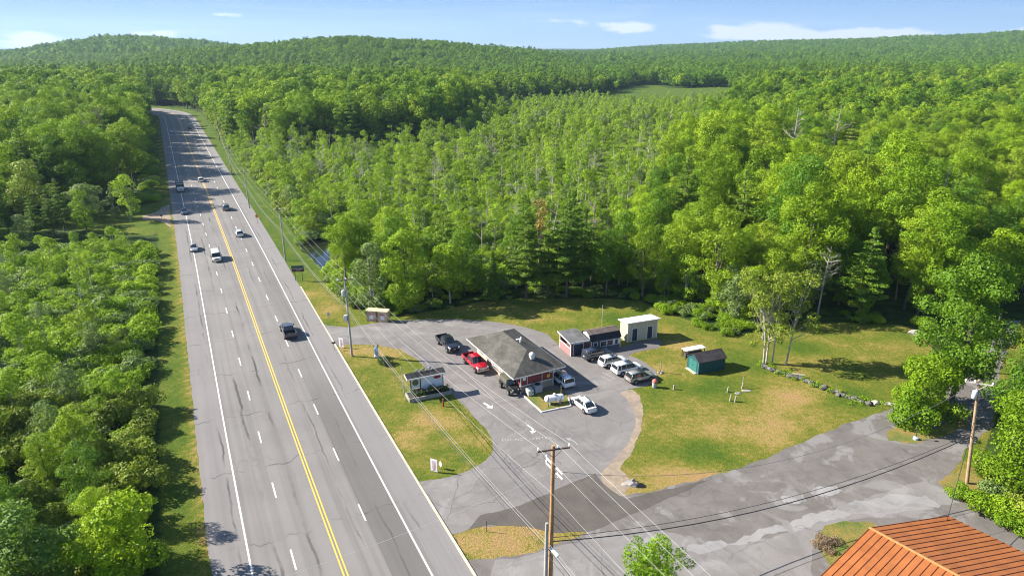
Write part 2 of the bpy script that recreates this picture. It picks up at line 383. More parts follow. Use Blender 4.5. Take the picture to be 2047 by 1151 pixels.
def highway_material():
    m, k, b, out = newmat('highway asphalt')
    uv = k.n('ShaderNodeUVMap').outputs[0]; sp = k.n('ShaderNodeSeparateXYZ'); k.l(uv, sp.inputs[0]); lat, lon = sp.outputs[0], sp.outputs[1]
    pos = k.n('ShaderNodeNewGeometry').outputs['Position']
    def streak(sx, sy, sc, det=4):
        cb = k.n('ShaderNodeCombineXYZ'); k.l(k.math('MULTIPLY', lat, sx), cb.inputs[0]); k.l(k.math('MULTIPLY', lon, sy), cb.inputs[1]); return k.noise(cb.outputs[0], sc, det, 0.6)
    f = k.mr(k.noise(pos, 0.12, 6, 0.6), 0.3, 0.7)
    c = k.mix(f, (0.192, 0.180, 0.170), (0.232, 0.218, 0.205))
    c = k.mix(k.math('MULTIPLY', k.mr(streak(1.1, 0.012, 1.0), 0.45, 0.68), 0.45), c, (0.105, 0.100, 0.10))
    # darker resurfaced right lane and paler shoulders
    rl = k.math('MULTIPLY', k.math('GREATER_THAN', lat, 3.85), k.math('LESS_THAN', lat, 7.1)); rl = k.math('MULTIPLY', rl, k.mr(lon, 150, 165, 1, 0.3))
    c = k.mix(k.math('MULTIPLY', rl, 0.62), c, (0.098, 0.093, 0.088))
    sh = k.math('GREATER_THAN', k.math('ABSOLUTE', lat), 7.75)
    c = k.mix(k.math('MULTIPLY', sh, 0.4), c, (0.215, 0.20, 0.20))
    c = k.mix(k.math('MULTIPLY', k.math('MULTIPLY', sh, k.math('GREATER_THAN', lat, 0.0)), 0.25), c, (0.25, 0.24, 0.235))
    # longitudinal tar and crack lines that wander, and cross cracks every so often
    wob = k.math('MULTIPLY', k.math('SUBTRACT', streak(0.0, 0.16, 1.0, 5), 0.5), 1.1)
    crack = None
    for at, w, st in ((-2.1, .07, .9), (-5.4, .10, .8), (2.5, .04, .6), (5.4, .035, .5), (-8.6, .05, .8), (8.3, .05, .6)):
        e = k.math('ABSOLUTE', k.math('SUBTRACT', k.math('ADD', lat, wob), at)); e = k.mr(e, w, w + 0.12, st, 0)
        gate = k.n('ShaderNodeCombineXYZ'); k.l(k.math('MULTIPLY', lon, 0.03), gate.inputs[1]); gate.inputs[0].default_value = at * 7
        e = k.math('MULTIPLY', e, k.mr(k.noise(gate.outputs[0], 1.5, 4, 0.7), 0.48, 0.60)); crack = e if crack is None else k.math('MAXIMUM', crack, e)
    cb = k.n('ShaderNodeCombineXYZ'); k.l(k.math('MULTIPLY', lat, 0.25), cb.inputs[0]); k.l(k.math('MULTIPLY', lon, 0.002), cb.inputs[1])
    lw = k.math('ADD', lon, k.math('MULTIPLY', k.noise(cb.outputs[0], 1.5, 4), 5.0)); fr = k.math('FRACT', k.math('DIVIDE', lw, 13.7))
    e = k.mr(k.math('ABSOLUTE', k.math('SUBTRACT', fr, 0.5)), 0.003, 0.011, 0.7, 0)
    crack = k.math('MAXIMUM', crack, k.math('MULTIPLY', e, k.mr(k.noise(pos, 0.25, 3), 0.45, 0.58)))
    vo = k.n('ShaderNodeTexVoronoi'); vo.feature = 'DISTANCE_TO_EDGE'; vo.inputs['Scale'].default_value = 0.5; k.l(pos, vo.inputs['Vector'])
    e = k.mr(vo.outputs['Distance'], 0.005, 0.03, 0.16, 0); crack = k.math('MAXIMUM', crack, k.math('MULTIPLY', e, k.mr(k.noise(pos, 0.09, 3), 0.52, 0.62)))
    c = k.mix(crack, c, (0.04, 0.038, 0.038))
    c = k.mix(k.mr(k.noise(pos, 22, 2), 0.2, 0.8, 0, 0.22), c, (0.10, 0.095, 0.09))
    k.l(c, b.inputs['Base Color']); b.inputs['Roughness'].default_value = 0.88; b.inputs['Specular IOR Level'].default_value = 0.25
    return m
LE, RE = -11.3, 10.7
cum = [0.0]
for i in range(1, len(ROAD)): cum.append(cum[-1] + (ROAD[i] - ROAD[i - 1]).length)
def road_sheet():
    lats = [LE, -7.9, -4, 0, 4, 7.4, RE]; n = len(ROAD); vs = []; uvs = []
    for la in lats:
        for p, s_ in zip(offs(ROAD, la), cum):
            j = rnd.uniform(-.10, .10) if la == LE else 0
            vs.append((p.x + j, p.y, 0.02)); uvs.append((la, s_))
    fs = [(r * n + i, (r + 1) * n + i, (r + 1) * n + i + 1, r * n + i + 1) for r in range(len(lats) - 1) for i in range(n - 1)]
    me = bpy.data.meshes.new('highway'); me.from_pydata(vs, [], fs); ul = me.uv_layers.new(name='UVMap')
    for l in me.loops: ul.data[l.index].uv = uvs[l.vertex_index]
    me.materials.append(highway_material()); o = bpy.data.objects.new('highway', me); link(o); o['kind'] = 'structure'
road_sheet()
def paint(name, col, wear=0.5):
    m, k, b, out = newmat(name); pos = k.n('ShaderNodeNewGeometry').outputs['Position']
    f = k.math('MULTIPLY', k.mr(k.noise(pos, 3.5, 6, 0.75), 0.52, 0.68), wear)
    f = k.math('MAXIMUM', f, k.mr(k.noise(pos, 14, 2), 0.3, 0.75, 0, wear * 0.3))
    k.l(k.mix(f, col, (0.17, 0.16, 0.155)), b.inputs['Base Color']); b.inputs['Roughness'].default_value = 0.7; return m
PW = paint('white road paint', (0.78, 0.77, 0.74), 0.75); PY = paint('yellow road paint', (0.80, 0.46, 0.06), 0.35); PF = paint('faded white paint', (0.33, 0.32, 0.31), 1.0)
def line_strip(la, w, i0=0, i1=None): return strip(offs(ROAD, la - w / 2)[i0:i1], offs(ROAD, la + w / 2)[i0:i1], 0.032)
mk = MB()
for la, w in ((-7.85, .17), (7.25, .16)):
    s_ = line_strip(la, w); mk.add(s_.v, s_.f)
struct('edge_lines', mk, PW)
mk = MB()
for la in (-.17, .17):
    s_ = line_strip(la, .15); mk.add(s_.v, s_.f)
struct('centre_lines', mk, PY)
mk = MB()
def at_s(line, s):
    i = min(max(int(np.searchsorted(cum, s)) - 1, 0), len(cum) - 2); t = (s - cum[i]) / (cum[i + 1] - cum[i]); return line[i].lerp(line[i + 1], t)
for la in (-4.05, 3.75):
    A = offs(ROAD, la - .08); B = offs(ROAD, la + .08); ph = 4.2 if la > 0 else 0.2
    for k_ in range(int(cum[-1] / 12.2)):
        s0 = ph + k_ * 12.2
        if s0 + 3.05 > cum[-1]: break
        a, b_, c_, d_ = at_s(A, s0), at_s(A, s0 + 3.05), at_s(B, s0 + 3.05), at_s(B, s0)
        mk.quad(*[(p.x, p.y, .032) for p in (a, b_, c_, d_)])
struct('lane_dashes', mk, PW)
# kerb along the right side: pale concrete lip
kl = [i for i in range(len(ROAD)) if -60 < ROAD[i].y < 128]
KM = mat('kerb concrete', (0.50, 0.45, 0.34), 0.85, 0.25, 1.2, 0.3)
a1 = offs(ROAD, RE + .0)[kl[0]:kl[-1] + 1]; a2 = offs(ROAD, RE + .24)[kl[0]:kl[-1] + 1]
mb = MB(); n = len(a1)
def kh(y): return 0.10 if (43 < y < 63.5 or 71 < y < 106) else 0.045
mb.v = [(p.x, p.y, -.05) for p in a1] + [(p.x, p.y, kh(p.y)) for p in a1] + [(p.x, p.y, kh(p.y)) for p in a2] + [(p.x, p.y, -.05) for p in a2]
mb.f = [(r * n + i, r * n + i + 1, (r + 1) * n + i + 1, (r + 1) * n + i) for r in range(3) for i in range(n - 1)]
struct('kerb', mb, KM)

def asphalt(name, c0, c1, stain=0.5, patch=(0.26, 0.25, 0.24), pam=0.35, crk=0.6, sc=0.3):
    m, k, b, out = newmat(name); pos = k.n('ShaderNodeNewGeometry').outputs['Position']
    c = k.mix(k.mr(k.noise(pos, sc, 7, 0.62, 0.4), 0.3, 0.7), c0, c1)
    c = k.mix(k.math('MULTIPLY', k.mr(k.noise(pos, 0.16, 5, 0.6, 1.5), 0.54, 0.60), pam), c, patch)
    c = k.mix(k.math('MULTIPLY', k.mr(k.noise(pos, 0.55, 6, 0.7, 0.8), 0.55, 0.72), stain), c, tuple(v * .45 for v in c0))
    vo = k.n('ShaderNodeTexVoronoi'); vo.feature = 'DISTANCE_TO_EDGE'; vo.inputs['Scale'].default_value = 0.17
    dv = k.n('ShaderNodeVectorMath'); dv.operation = 'ADD'; k.l(pos, dv.inputs[0])
    nn = k.n('ShaderNodeTexNoise'); nn.inputs['Scale'].default_value = 0.6; nn.inputs['Detail'].default_value = 4; k.l(pos, nn.inputs['Vector']); k.l(nn.outputs['Color'], dv.inputs[1]); k.l(dv.outputs[0], vo.inputs['Vector'])
    e = k.math('MULTIPLY', k.mr(vo.outputs['Distance'], 0.002, 0.009, crk * .75, 0), k.mr(k.noise(pos, 0.11, 3), 0.45, 0.6))
    c = k.mix(e, c, (0.03, 0.03, 0.03)); c = k.mix(k.mr(k.noise(pos, 18, 3), 0.25, 0.8, 0, 0.3), c, tuple(v * .6 for v in c0))
    k.l(c, b.inputs['Base Color']); b.inputs['Roughness'].default_value = 0.9; b.inputs['Specular IOR Level'].default_value = 0.2
    bp = k.n('ShaderNodeBump'); bp.inputs['Strength'].default_value = 0.35; bp.inputs['Distance'].default_value = 0.05
    k.l(k.noise(pos, 5, 5, 0.7), bp.inputs['Height']); k.l(bp.outputs[0], b.inputs['Normal']); return m
LOT = asphalt('lot asphalt', (0.165, 0.153, 0.147), (0.222, 0.206, 0.197), 0.35, (0.27, 0.25, 0.235), 0.4)
LANE = asphalt('lane asphalt', (0.125, 0.113, 0.104), (0.195, 0.178, 0.165), 0.5, (0.30, 0.29, 0.285), 0.45, 0.3)
PALE = asphalt('pale concrete', (0.235, 0.225, 0.22), (0.31, 0.30, 0.29), 0.4, (0.18, 0.17, 0.165), 0.6, 0.6)
DARKA = asphalt('fresh dark asphalt', (0.088, 0.078, 0.068), (0.13, 0.115, 0.10), 0.3, (0.12, 0.11, 0.1), 0.3, 0.1)
GRAV = asphalt('gravel', (0.24, 0.185, 0.135), (0.36, 0.29, 0.215), 0.35, (0.18, 0.16, 0.14), 0.4, 0.0, 1.2)
MIDA = asphalt('worn paving', (0.18, 0.168, 0.16), (0.25, 0.235, 0.225), 0.4, (0.32, 0.31, 0.30), 0.4, 0.8)
def kerb_pt(v_hint_y):  # point just right of kerb at world y
    i = min(range(len(ROAD)), key=lambda q: abs(offs_k[q].y - v_hint_y)); return (offs_k[i].x, offs_k[i].y)
offs_k = offs(ROAD, RE + .26)
isl = GL([(672, 690), (700, 688), (760, 690), (800, 699), (830, 716), (855, 738), (900, 782), (945, 830), (972, 858), (985, 880), (985, 900), (972, 920), (945, 936), (900, 952), (862, 962)])
lot = [kerb_pt(112.8)] + GL([(655, 651), (700, 654), (770, 642), (850, 638), (905, 638), (960, 640), (1010, 646), (1060, 656), (1095, 668), (1118, 690), (1180, 680), (1230, 690), (1250, 705), (1285, 722), (1312, 740), (1315, 762), (1290, 772), (1262, 776), (1240, 784), (1255, 800), (1268, 825), (1270, 850), (1258, 880), (1235, 910), (1210, 935), (1200, 945), (1206, 965), (1225, 982), (1245, 994)]) + GL([(1180, 1040), (1120, 1064), (1050, 1050), (1000, 1048), (945, 1054), (922, 1064)]) + [kerb_pt(57.5)] + [kerb_pt(y) for y in (60, 63, 65.2)] + isl[::-1] + [kerb_pt(y) for y in (104.2, 108)]
sheet('parking_lot', lot, 0.008, LOT)
sheet('gravel_verge', GL([(1238, 782), (1262, 778), (1280, 790), (1286, 830), (1278, 870), (1262, 905), (1240, 935), (1258, 960), (1252, 990), (1240, 996), (1190, 1000), (1180, 950), (1200, 940), (1225, 915), (1258, 878)]), 0.004, GRAV, 0.16, .35)
big = GL([(1238, 992), (1300, 982), (1380, 962), (1450, 944), (1520, 920), (1580, 893), (1640, 868), (1700, 843), (1750, 828), (1790, 812), (1850, 790), (1900, 775), (1935, 742), (1952, 715), (1975, 690), (2000, 655), (2015, 640), (2040, 640), (2030, 665), (2005, 720), (1990, 780), (1985, 850), (1930, 900), (1905, 945), (1880, 968), (1925, 1003), (1990, 1030), (2060, 1070), (2300, 1160), (2300, 1320), (940, 1320)]) + [kerb_pt(49), kerb_pt(53.5)] + GL([(985, 1116), (1040, 1108), (1080, 1098), (1120, 1085), (1180, 1060)])
sheet('side_lane', big, 0.006, LANE, 0.2)
sheet('lane_mouth', GL([(1190, 945), (1204, 965), (1225, 982), (1252, 996), (1420, 958), (1300, 1012), (1180, 1062), (1110, 1064), (1050, 1052), (980, 1048), (935, 1058), (960, 1030), (1040, 1010), (1130, 970)]), 0.013, DARKA, 0.1)
sheet('concrete_apron', GL([(990, 1120), (1060, 1108), (1110, 1093), (1230, 1060), (1260, 1075), (1290, 1060), (1350, 1062), (1400, 1090), (1500, 1085), (1620, 1048), (1700, 1010), (1760, 985), (1850, 960), (1880, 975), (1920, 1005), (1860, 1015), (1700, 1040), (1640, 1060), (1620, 1100), (1640, 1300), (960, 1300), (975, 1160)]), 0.011, MIDA, 0.25)
sheet('pale_paving_patch', GL([(1375, 1087), (1440, 1080), (1460, 1090), (1480, 1072), (1560, 1048), (1640, 1022), (1720, 1000), (1790, 988), (1850, 990), (1880, 1010), (1800, 1015), (1740, 1022), (1690, 1030), (1620, 1052), (1540, 1068), (1480, 1088), (1420, 1102), (1370, 1102)]), 0.015, PALE, 0.35, 0.5)
sheet('pale_paving_patch', GL([(1560, 990), (1600, 988), (1612, 1000), (1590, 1008), (1565, 1005)]), 0.015, PALE, 0.3, 0.4)
sheet('pale_paving_patch', GL([(1625, 975), (1670, 972), (1690, 982), (1660, 992), (1620, 985)]), 0.015, PALE, 0.3, 0.4)
sheet('pale_paving_patch', GL([(1262, 1085), (1285, 1064), (1310, 1068), (1330, 1085), (1310, 1120), (1255, 1110)]), 0.015, PALE, 0.3, 0.4)
sheet('pale_paving_patch', GL([(840, 962), (900, 955), (945, 944), (975, 935), (940, 980), (900, 1000), (885, 1030)]), 0.0125, MIDA, 0.15, 0.5)
sheet('north_drive_patch', GL([(640, 655), (700, 658), (780, 648), (850, 642), (950, 646), (1040, 662), (1085, 690), (1200, 770), (1150, 770), (1060, 700), (1020, 665), (900, 652), (850, 668), (760, 676), (690, 676), (655, 682)]), 0.0125, MIDA, 0.3, 0.6)
sheet('eave_shadow_patch', GL([(1123, 738), (1137, 728), (1208, 780), (1160, 792), (1130, 790)]), 0.013, LANE, 0.05)  # restaurant eave's cast shadow painted on the lot as a darker sheet
sheet('ramp_path', GL([(1195, 708), (1225, 700), (1255, 688), (1312, 676), (1326, 684), (1316, 696), (1285, 700), (1262, 708), (1250, 722), (1225, 718)]), 0.012, asphalt('ramp gravel', (0.13, 0.12, 0.12), (0.18, 0.165, 0.16), 0.3, (.2, .19, .18), .3, 0), 0.15)
sheet('driveway', DRIVE_L, 0.012, GRAV, 0.2)
# painted marks in the lot
def rect_line(a, b, w, z=0.02):
    a = Vector((*G(*a), z)); b = Vector((*G(*b), z)); d = (b - a).normalized(); n_ = Vector((d.y, -d.x, 0)) * w / 2
    return [a - n_, b - n_, b + n_, a + n_]
mk = MB()
for a, b in (((915, 730), (990, 800)), ((1190, 718), (1222, 708)), ((1212, 748), (1244, 736)), ((1200, 728), (1232, 718)), ((1204, 745), (1232, 757)), ((1202, 752), (1222, 762)), ((1218, 760), (1242, 752))):
    mk.quad(*rect_line(a, b, .11))
struct('parking_lines', mk, PF)
mk = MB()
def arrow(mk, c, ang, L=2.0, w=.28, curve=0.0):
    M_ = Matrix.Translation((*G(*c), .021)) @ Matrix.Rotation(ang, 4, 'Z')
    pts = []; n = 8
    for i in range(n + 1):
        t = i / n; x = (t - 0.7) * L * .7; y = curve * (1 - t) ** 2 * L; pts.append((x, y))
    for i in range(n):
        (xa, ya), (xb, yb) = pts[i], pts[i + 1]; mk.quad(*[M_ @ Vector(p) for p in ((xa, ya - w / 2, 0), (xb, yb - w / 2, 0), (xb, yb + w / 2, 0), (xa, ya + w / 2, 0))])
    x = pts[-1][0]; mk.add([M_ @ Vector(p) for p in ((x, -w * 1.7, 0), (x + L * .35, 0, 0), (x, w * 1.7, 0))], [(0, 1, 2)])
arrow(mk, (975, 810), R(-50), 1.9, .34); arrow(mk, (1066, 858), R(-100), 1.8, .26, -.5)
struct('pavement_arrow', mk, PW)
mk = MB(); arrow(mk, (1146, 880), R(150), 1.9, .2, .35); struct('pavement_arrow', mk, PF)
for txt, (u, v), s_, wd in (('DO', (1013, 879), .8, 1.2), ('NOT', (1042, 878), .8, 1.6), ('ENTER', (1084, 876), .8, 2.5)):
    x, y = G(u, v); o = text_mesh(txt, s_, PF, 'pavement_lettering', None, Matrix.Translation((x, y, .022)) @ Matrix.Rotation(R(6), 4, 'Z'), 0.0, 1.1, wd); o['kind'] = 'structure'

# small raised lawn islands
def lawn_mat(name, dry):
    m, k, b, out = newmat(name); pos = k.n('ShaderNodeNewGeometry').outputs['Position']
    d = k.math('ADD', k.noise(pos, 0.5, 6, 0.7), dry)
    c = k.ramp(d, [(0.3, (0.05, 0.11, 0.01)), (0.5, (0.12, 0.16, 0.02)), (0.68, (0.27, 0.20, 0.045)), (0.85, (0.36, 0.21, 0.07))])
    c = k.mix(k.mr(k.noise(pos, 7, 4, .7), 0.3, 0.7, 0, .5), c, (0.04, 0.07, 0.01)); k.l(c, b.inputs['Base Color']); b.inputs['Roughness'].default_value = .95
    bp = k.n('ShaderNodeBump'); bp.inputs['Strength'].default_value = 0.9; bp.inputs['Distance'].default_value = 0.15; k.l(k.noise(pos, 5, 5, .8), bp.inputs['Height']); k.l(bp.outputs[0], b.inputs['Normal']); return m
LM = lawn_mat('dry lawn', 0.12)
IS2 = GL([(1047, 792), (1083, 824), (1141, 812), (1136, 796), (1125, 778), (1085, 780)])
o = MB().prism(IS2, 0.0, 0.07).build('lawn_island', LM); o['kind'] = 'structure'
kb = MB(); kp = [Vector((*p, 0)) for p in IS2[:4]]
for a, b in zip(kp[:-1], kp[1:]):
    d = (b - a).normalized(); n_ = Vector((d.y, -d.x, 0)) * .07; kb.add([a - n_ - d * .05, b - n_ + d * .05, b + n_ + d * .05, a + n_ - d * .05] + [p + Vector((0, 0, .16)) for p in (a - n_ - d * .05, b - n_ + d * .05, b + n_ + d * .05, a + n_ - d * .05)], [(0, 3, 2, 1), (4, 5, 6, 7), (0, 1, 5, 4), (1, 2, 6, 5), (2, 3, 7, 6), (3, 0, 4, 7)])
struct('white_kerb', kb, mat('white kerb paint', (.72, .70, .66), .7, .15, 2))
sheet('verge_island', GL([(1625, 1075), (1650, 1052), (1690, 1040), (1740, 1042), (1775, 1065), (1760, 1110), (1690, 1150), (1660, 1130), (1640, 1105)]), 0.02, lawn_mat('verge lawn', 0.10), 0.2)
sheet('verge_lawn', GL([(1872, 962), (1895, 950), (1925, 945), (1960, 960), (1985, 990), (1960, 1010), (1925, 998), (1895, 980)]), 0.02, lawn_mat('verge dry', 0.16), 0.2)
sheet('verge_lawn', GL([(1770, 862), (1800, 850), (1870, 856), (1920, 832), (1935, 850), (1880, 874), (1820, 886), (1775, 880)]), 0.02, lawn_mat('verge dry', 0.12), 0.2)
# pond
def water_mat():
    m, k, b, out = newmat('pond water'); b.inputs['Base Color'].default_value = (.010, .012, .008, 1); b.inputs['Roughness'].default_value = 0.02; b.inputs['Specular IOR Level'].default_value = 0.6
    pos = k.n('ShaderNodeNewGeometry').outputs['Position']; bp = k.n('ShaderNodeBump'); bp.inputs['Strength'].default_value = .05; bp.inputs['Distance'].default_value = .05
    k.l(k.noise(pos, 2, 3), bp.inputs['Height']); k.l(bp.outputs[0], b.inputs['Normal']); return m
sheet('pond', POND, 0.03, water_mat(), 0.4, 1.0)

# ================================================================ VEGETATION
def leafmat(name, c0, c1, hue_var=0.5, trans=0.35, warm=(0.30, 0.30, 0.05)):
    m = bpy.data.materials.new(name); m.use_nodes = True; nt = m.node_tree; nt.nodes.clear(); k = N(nt)
    out = k.n('ShaderNodeOutputMaterial'); oi = k.n('ShaderNodeObjectInfo').outputs['Random']
    tc = k.n('ShaderNodeTexCoord').outputs['Object']; n1 = k.noise(tc, 0.55, 3, 0.6); n2 = k.noise(tc, 3.1, 2, 0.6)
    f = k.math('ADD', k.math('MULTIPLY', oi, hue_var), k.math('MULTIPLY', k.mr(n1, 0.3, 0.7), 1 - hue_var))
    c = k.mix(f, c0, c1); c = k.mix(k.mr(n2, 0.35, 0.75, 0, 0.45), c, warm)
    wn = k.n('ShaderNodeTexWhiteNoise'); wn.noise_dimensions = '1D'; k.l(k.math('MULTIPLY', oi, 91.7), wn.inputs['W'])
    c = k.mix(k.math('MULTIPLY', k.mr(wn.outputs['Value'], 0.6, 1.0), 0.45), c, tuple(v * .6 for v in c0))
    loc = k.n('ShaderNodeObjectInfo').outputs['Location']; st_ = k.noise(loc, 0.018, 3, 0.6)
    c = k.mix(k.mr(st_, 0.40, 0.55, 0.30, 0), c, tuple(v * .7 for v in c0)); c = k.mix(k.mr(k.noise(loc, 0.05, 2, 0.6), 0.5, 0.7, 0, 0.35), c, warm)
    d = k.n('ShaderNodeBsdfPrincipled'); k.l(c, d.inputs['Base Color']); d.inputs['Roughness'].default_value = 0.6; d.inputs['Specular IOR Level'].default_value = 0.25
    t = k.n('ShaderNodeBsdfTranslucent'); k.l(k.mix(0.5, c, (0.22, 0.33, 0.02)), t.inputs[0])
    mx = k.n('ShaderNodeMixShader'); mx.inputs[0].default_value = trans; k.l(d.outputs[0], mx.inputs[1]); k.l(t.outputs[0], mx.inputs[2]); k.l(mx.outputs[0], out.inputs[0]); return m
L_BROAD = leafmat('broad leaves', (0.105, 0.24, 0.007), (0.32, 0.48, 0.009), .65, .38, (0.45, 0.55, 0.02))
L_BR2 = leafmat('dark broad leaves', (0.06, 0.17, 0.010), (0.17, 0.32, 0.012), .5, .36, (0.26, 0.40, 0.02)); L_BR3 = leafmat('light broad leaves', (0.19, 0.32, 0.010), (0.36, 0.50, 0.014), .5, .35, (0.38, 0.45, 0.04))
L_SWAMP = leafmat('young leaves', (0.18, 0.35, 0.012), (0.38, 0.54, 0.02), .6, .42, (0.50, 0.60, 0.05))
L_SHRUB = leafmat('shrub leaves', (0.14, 0.31, 0.008), (0.34, 0.50, 0.016), .6, .42, (0.47, 0.57, 0.035))
L_PINE = leafmat('pine needles', (0.06, 0.16, 0.014), (0.17, 0.31, 0.02), .6, .25, (0.28, 0.38, 0.03))
L_YEL = leafmat('yellow green leaves', (0.26, 0.36, 0.035), (0.38, 0.45, 0.06), .3, .3, (0.30, 0.31, 0.07))
L_ORG = leafmat('rusty leaves', (0.34, 0.24, 0.05), (0.45, 0.31, 0.06), .3, .25, (0.45, 0.36, 0.08))
L_OLIVE = leafmat('olive leaves', (0.16, 0.24, 0.022), (0.29, 0.36, 0.03), .4, .35, (0.42, 0.46, 0.06))
L_GREY = leafmat('grey green leaves', (0.14, 0.23, 0.06), (0.24, 0.33, 0.09), .4, .3, (0.32, 0.38, 0.13))
BARK = mat('bark', (0.13, 0.105, 0.08), 0.95, 0.35, 1.5, 0.5); BARKG = mat('grey bark', (0.40, 0.36, 0.30), 0.95, 0.3, 1.5, 0.4); BARKD = mat('weathered dead wood', (0.40, 0.36, 0.32), 0.95, 0.3, 1.5, 0.3)

def leaf_cloud(name, lobes, size, cover, m, seed, flat=1.0, jit=0.40, aspect=0.75, up=0.12):
    """many leaf-sized faces on the surfaces of overlapping lobes (x, y, z, r, zscale)"""
    g = np.random.default_rng(seed); P_, Nn = [], []
    Lb = np.array(lobes, float)
    for (x, y, z, r, zs) in lobes:
        cnt = max(4, int(4 * math.pi * r * r * (0.35 + 0.65 * zs) * cover / (size * size * aspect)))
        d = g.normal(size=(cnt, 3)); d /= np.linalg.norm(d, axis=1)[:, None]
        rr = r * (0.72 + 0.36 * g.random(cnt)) * (1 + 0.18 * np.sin(d[:, 0] * 5 + x * 3) * np.cos(d[:, 1] * 4 + z * 2))
        p = d * rr[:, None]; p[:, 2] *= zs; p += (x, y, z)
        P_.append(p); Nn.append(d * (1, 1, 1 / max(zs, .3)))
    p = np.concatenate(P_); nrm = np.concatenate(Nn)
    # drop leaves buried deep inside other lobes
    keep = np.ones(len(p), bool)
    for (x, y, z, r, zs) in lobes:
        q = (p - (x, y, z)); q[:, 2] /= zs; keep &= (q ** 2).sum(1) > (0.62 * r) ** 2
    p, nrm = p[keep], nrm[keep]; nrm = nrm / np.linalg.norm(nrm, axis=1)[:, None] + g.normal(size=p.shape) * jit + (0, 0, up)
    nrm /= np.linalg.norm(nrm, axis=1)[:, None]
    t = np.cross(nrm, g.normal(size=p.shape)); t /= np.linalg.norm(t, axis=1)[:, None]; b = np.cross(nrm, t)
    s = size * (0.65 + 0.7 * g.random(len(p)))[:, None] * 0.5
    bend = nrm * s * 0.35
    V = np.stack([p - t * s, p - b * s * aspect + bend, p + t * s, p + b * s * aspect + bend], 1)
    n = len(p); me = bpy.data.meshes.new(name); me.vertices.add(n * 4); me.vertices.foreach_set('co', V.astype(np.float32).ravel())
    me.loops.add(n * 4); me.loops.foreach_set('vertex_index', np.arange(n * 4, dtype=np.int32))
    me.polygons.add(n); me.polygons.foreach_set('loop_start', np.arange(n, dtype=np.int32) * 4); me.update(calc_edges=True)
    me.materials.append(m); return me

def limbs(mb, base, tips, r0, g):
    for t in tips:
        b = Vector(base); t = Vector(t); mid = b.lerp(t, .55) + Vector((g.normal() * .25, g.normal() * .25, -.12 * (t - b).length))
        mb.tube([b, mid, t], [r0, r0 * .6, r0 * .22], 5, False)
def broad_lobes(g, H, Rc, n, rl, low=0.3):
    out = []
    zc = H * (0.5 + low / 2); hz_ = H * (1 - low) / 2
    for i in range(n):
        th = g.random() * 2 * math.pi; w = g.random() ** 0.6; ph = (g.random() * 2 - 1); ph = math.copysign(abs(ph) ** .8, ph)
        rad = Rc * math.sqrt(max(0, 1 - ph * ph)) * w * (1.0 if ph < 0.3 else 0.95)
        r = rl * (0.7 + 0.6 * g.random())
        out.append((rad * math.cos(th), rad * math.sin(th), zc + ph * hz_ * .88, r, 0.62 + .2 * g.random()))
    out.append((0, 0, zc, Rc * .55, 1.0)); return out
def proto_broad(seed, H, Rc, n, rl, leaf, cover, m, low=.3, bark=BARK, jit=.40):
    g = np.random.default_rng(seed); lb = broad_lobes(g, H, Rc, n, rl, low)
    mb = MB(); ln = Vector((g.normal() * .3, g.normal() * .3, 0)); top = Vector((ln.x, ln.y, H * .8))
    mb.tube([(0, 0, -.3), (ln.x * .3, ln.y * .3, H * .25), (ln.x * .7, ln.y * .7, H * .5), top], [H * .017, H * .0135, H * .009, H * .003], 7, False)
    for q in lb[:min(9, len(lb))]: limbs(mb, (ln.x * .5, ln.y * .5, H * (.22 + .2 * g.random())), [q[:3]], H * .006, g)
    return mb.mesh('trunk', bark, 0, True), leaf_cloud('crown', lb, leaf, cover, m, seed + 50, jit=jit)
def proto_slim(seed, H, n, leaf, cover, m):
    g = np.random.default_rng(seed); lb = []; mb = MB(); ax, ay = g.normal() * .5, g.normal() * .5
    mb.tube([(0, 0, -.3), (ax * .4, ay * .4, H * .5), (ax, ay, H * (1.0 + .05 * g.random()))], [H * .011, H * .008, H * .002], 6, False)
    for i in range(n):
        f = .30 + .68 * g.random(); th = g.random() * 6.28; rr = (1.0 - f * .65) * H * .22 * (.4 + .8 * g.random())
        c = (ax * f + rr * math.cos(th), ay * f + rr * math.sin(th), H * f); lb.append((*c, H * (.055 + .05 * g.random()), .7)); limbs(mb, (ax * f * .85, ay * f * .85, H * (f - .1)), [c], H * .0035, g)
    return mb.mesh('trunk', BARKG, 0, True), leaf_cloud('crown', lb, leaf, cover, m, seed + 9)
def proto_pine(seed, H, Rb, leaf, cover, m, spruce=False, gap=0.0):
    g = np.random.default_rng(seed); mb = MB(); lb = []
    mb.tube([(0, 0, -.3), (0, 0, H * .5), (g.normal() * .15, g.normal() * .15, H)], [H * .016, H * .010, H * .002], 7, False)
    z = H * (.12 if spruce else .22)
    while z < H * .98:
        f = z / H; r = Rb * (1 - f) ** (.9 if spruce else .62) * (.75 + .4 * g.random()); nb = 5 if spruce else int(4 + g.integers(0, 3)); a0 = g.random() * 6.28
        for i in range(nb):
            if g.random() < gap: continue
            a = a0 + i * 6.28 / nb + g.normal() * .2; rr = r * (.65 + .5 * g.random()); tip = (rr * math.cos(a), rr * math.sin(a), z + (rr * .18 if not spruce else -rr * .25))
            limbs(mb, (0, 0, z), [tip], H * .003, g)
            for q in (.45, .8, 1.05): lb.append((tip[0] * q, tip[1] * q, z + (tip[2] - z) * q, max(.28, r * (.30 if q < 1 else .2)), .35))
        z += H * (.045 if spruce else .075) * (.8 + .4 * g.random())
    lb.append((0, 0, H * .97, H * .02 + .2, 1.4))
    return mb.mesh('trunk', BARK, 0, True), leaf_cloud('crown', lb, leaf, cover, m, seed + 4, jit=.7, aspect=.35, up=.5)
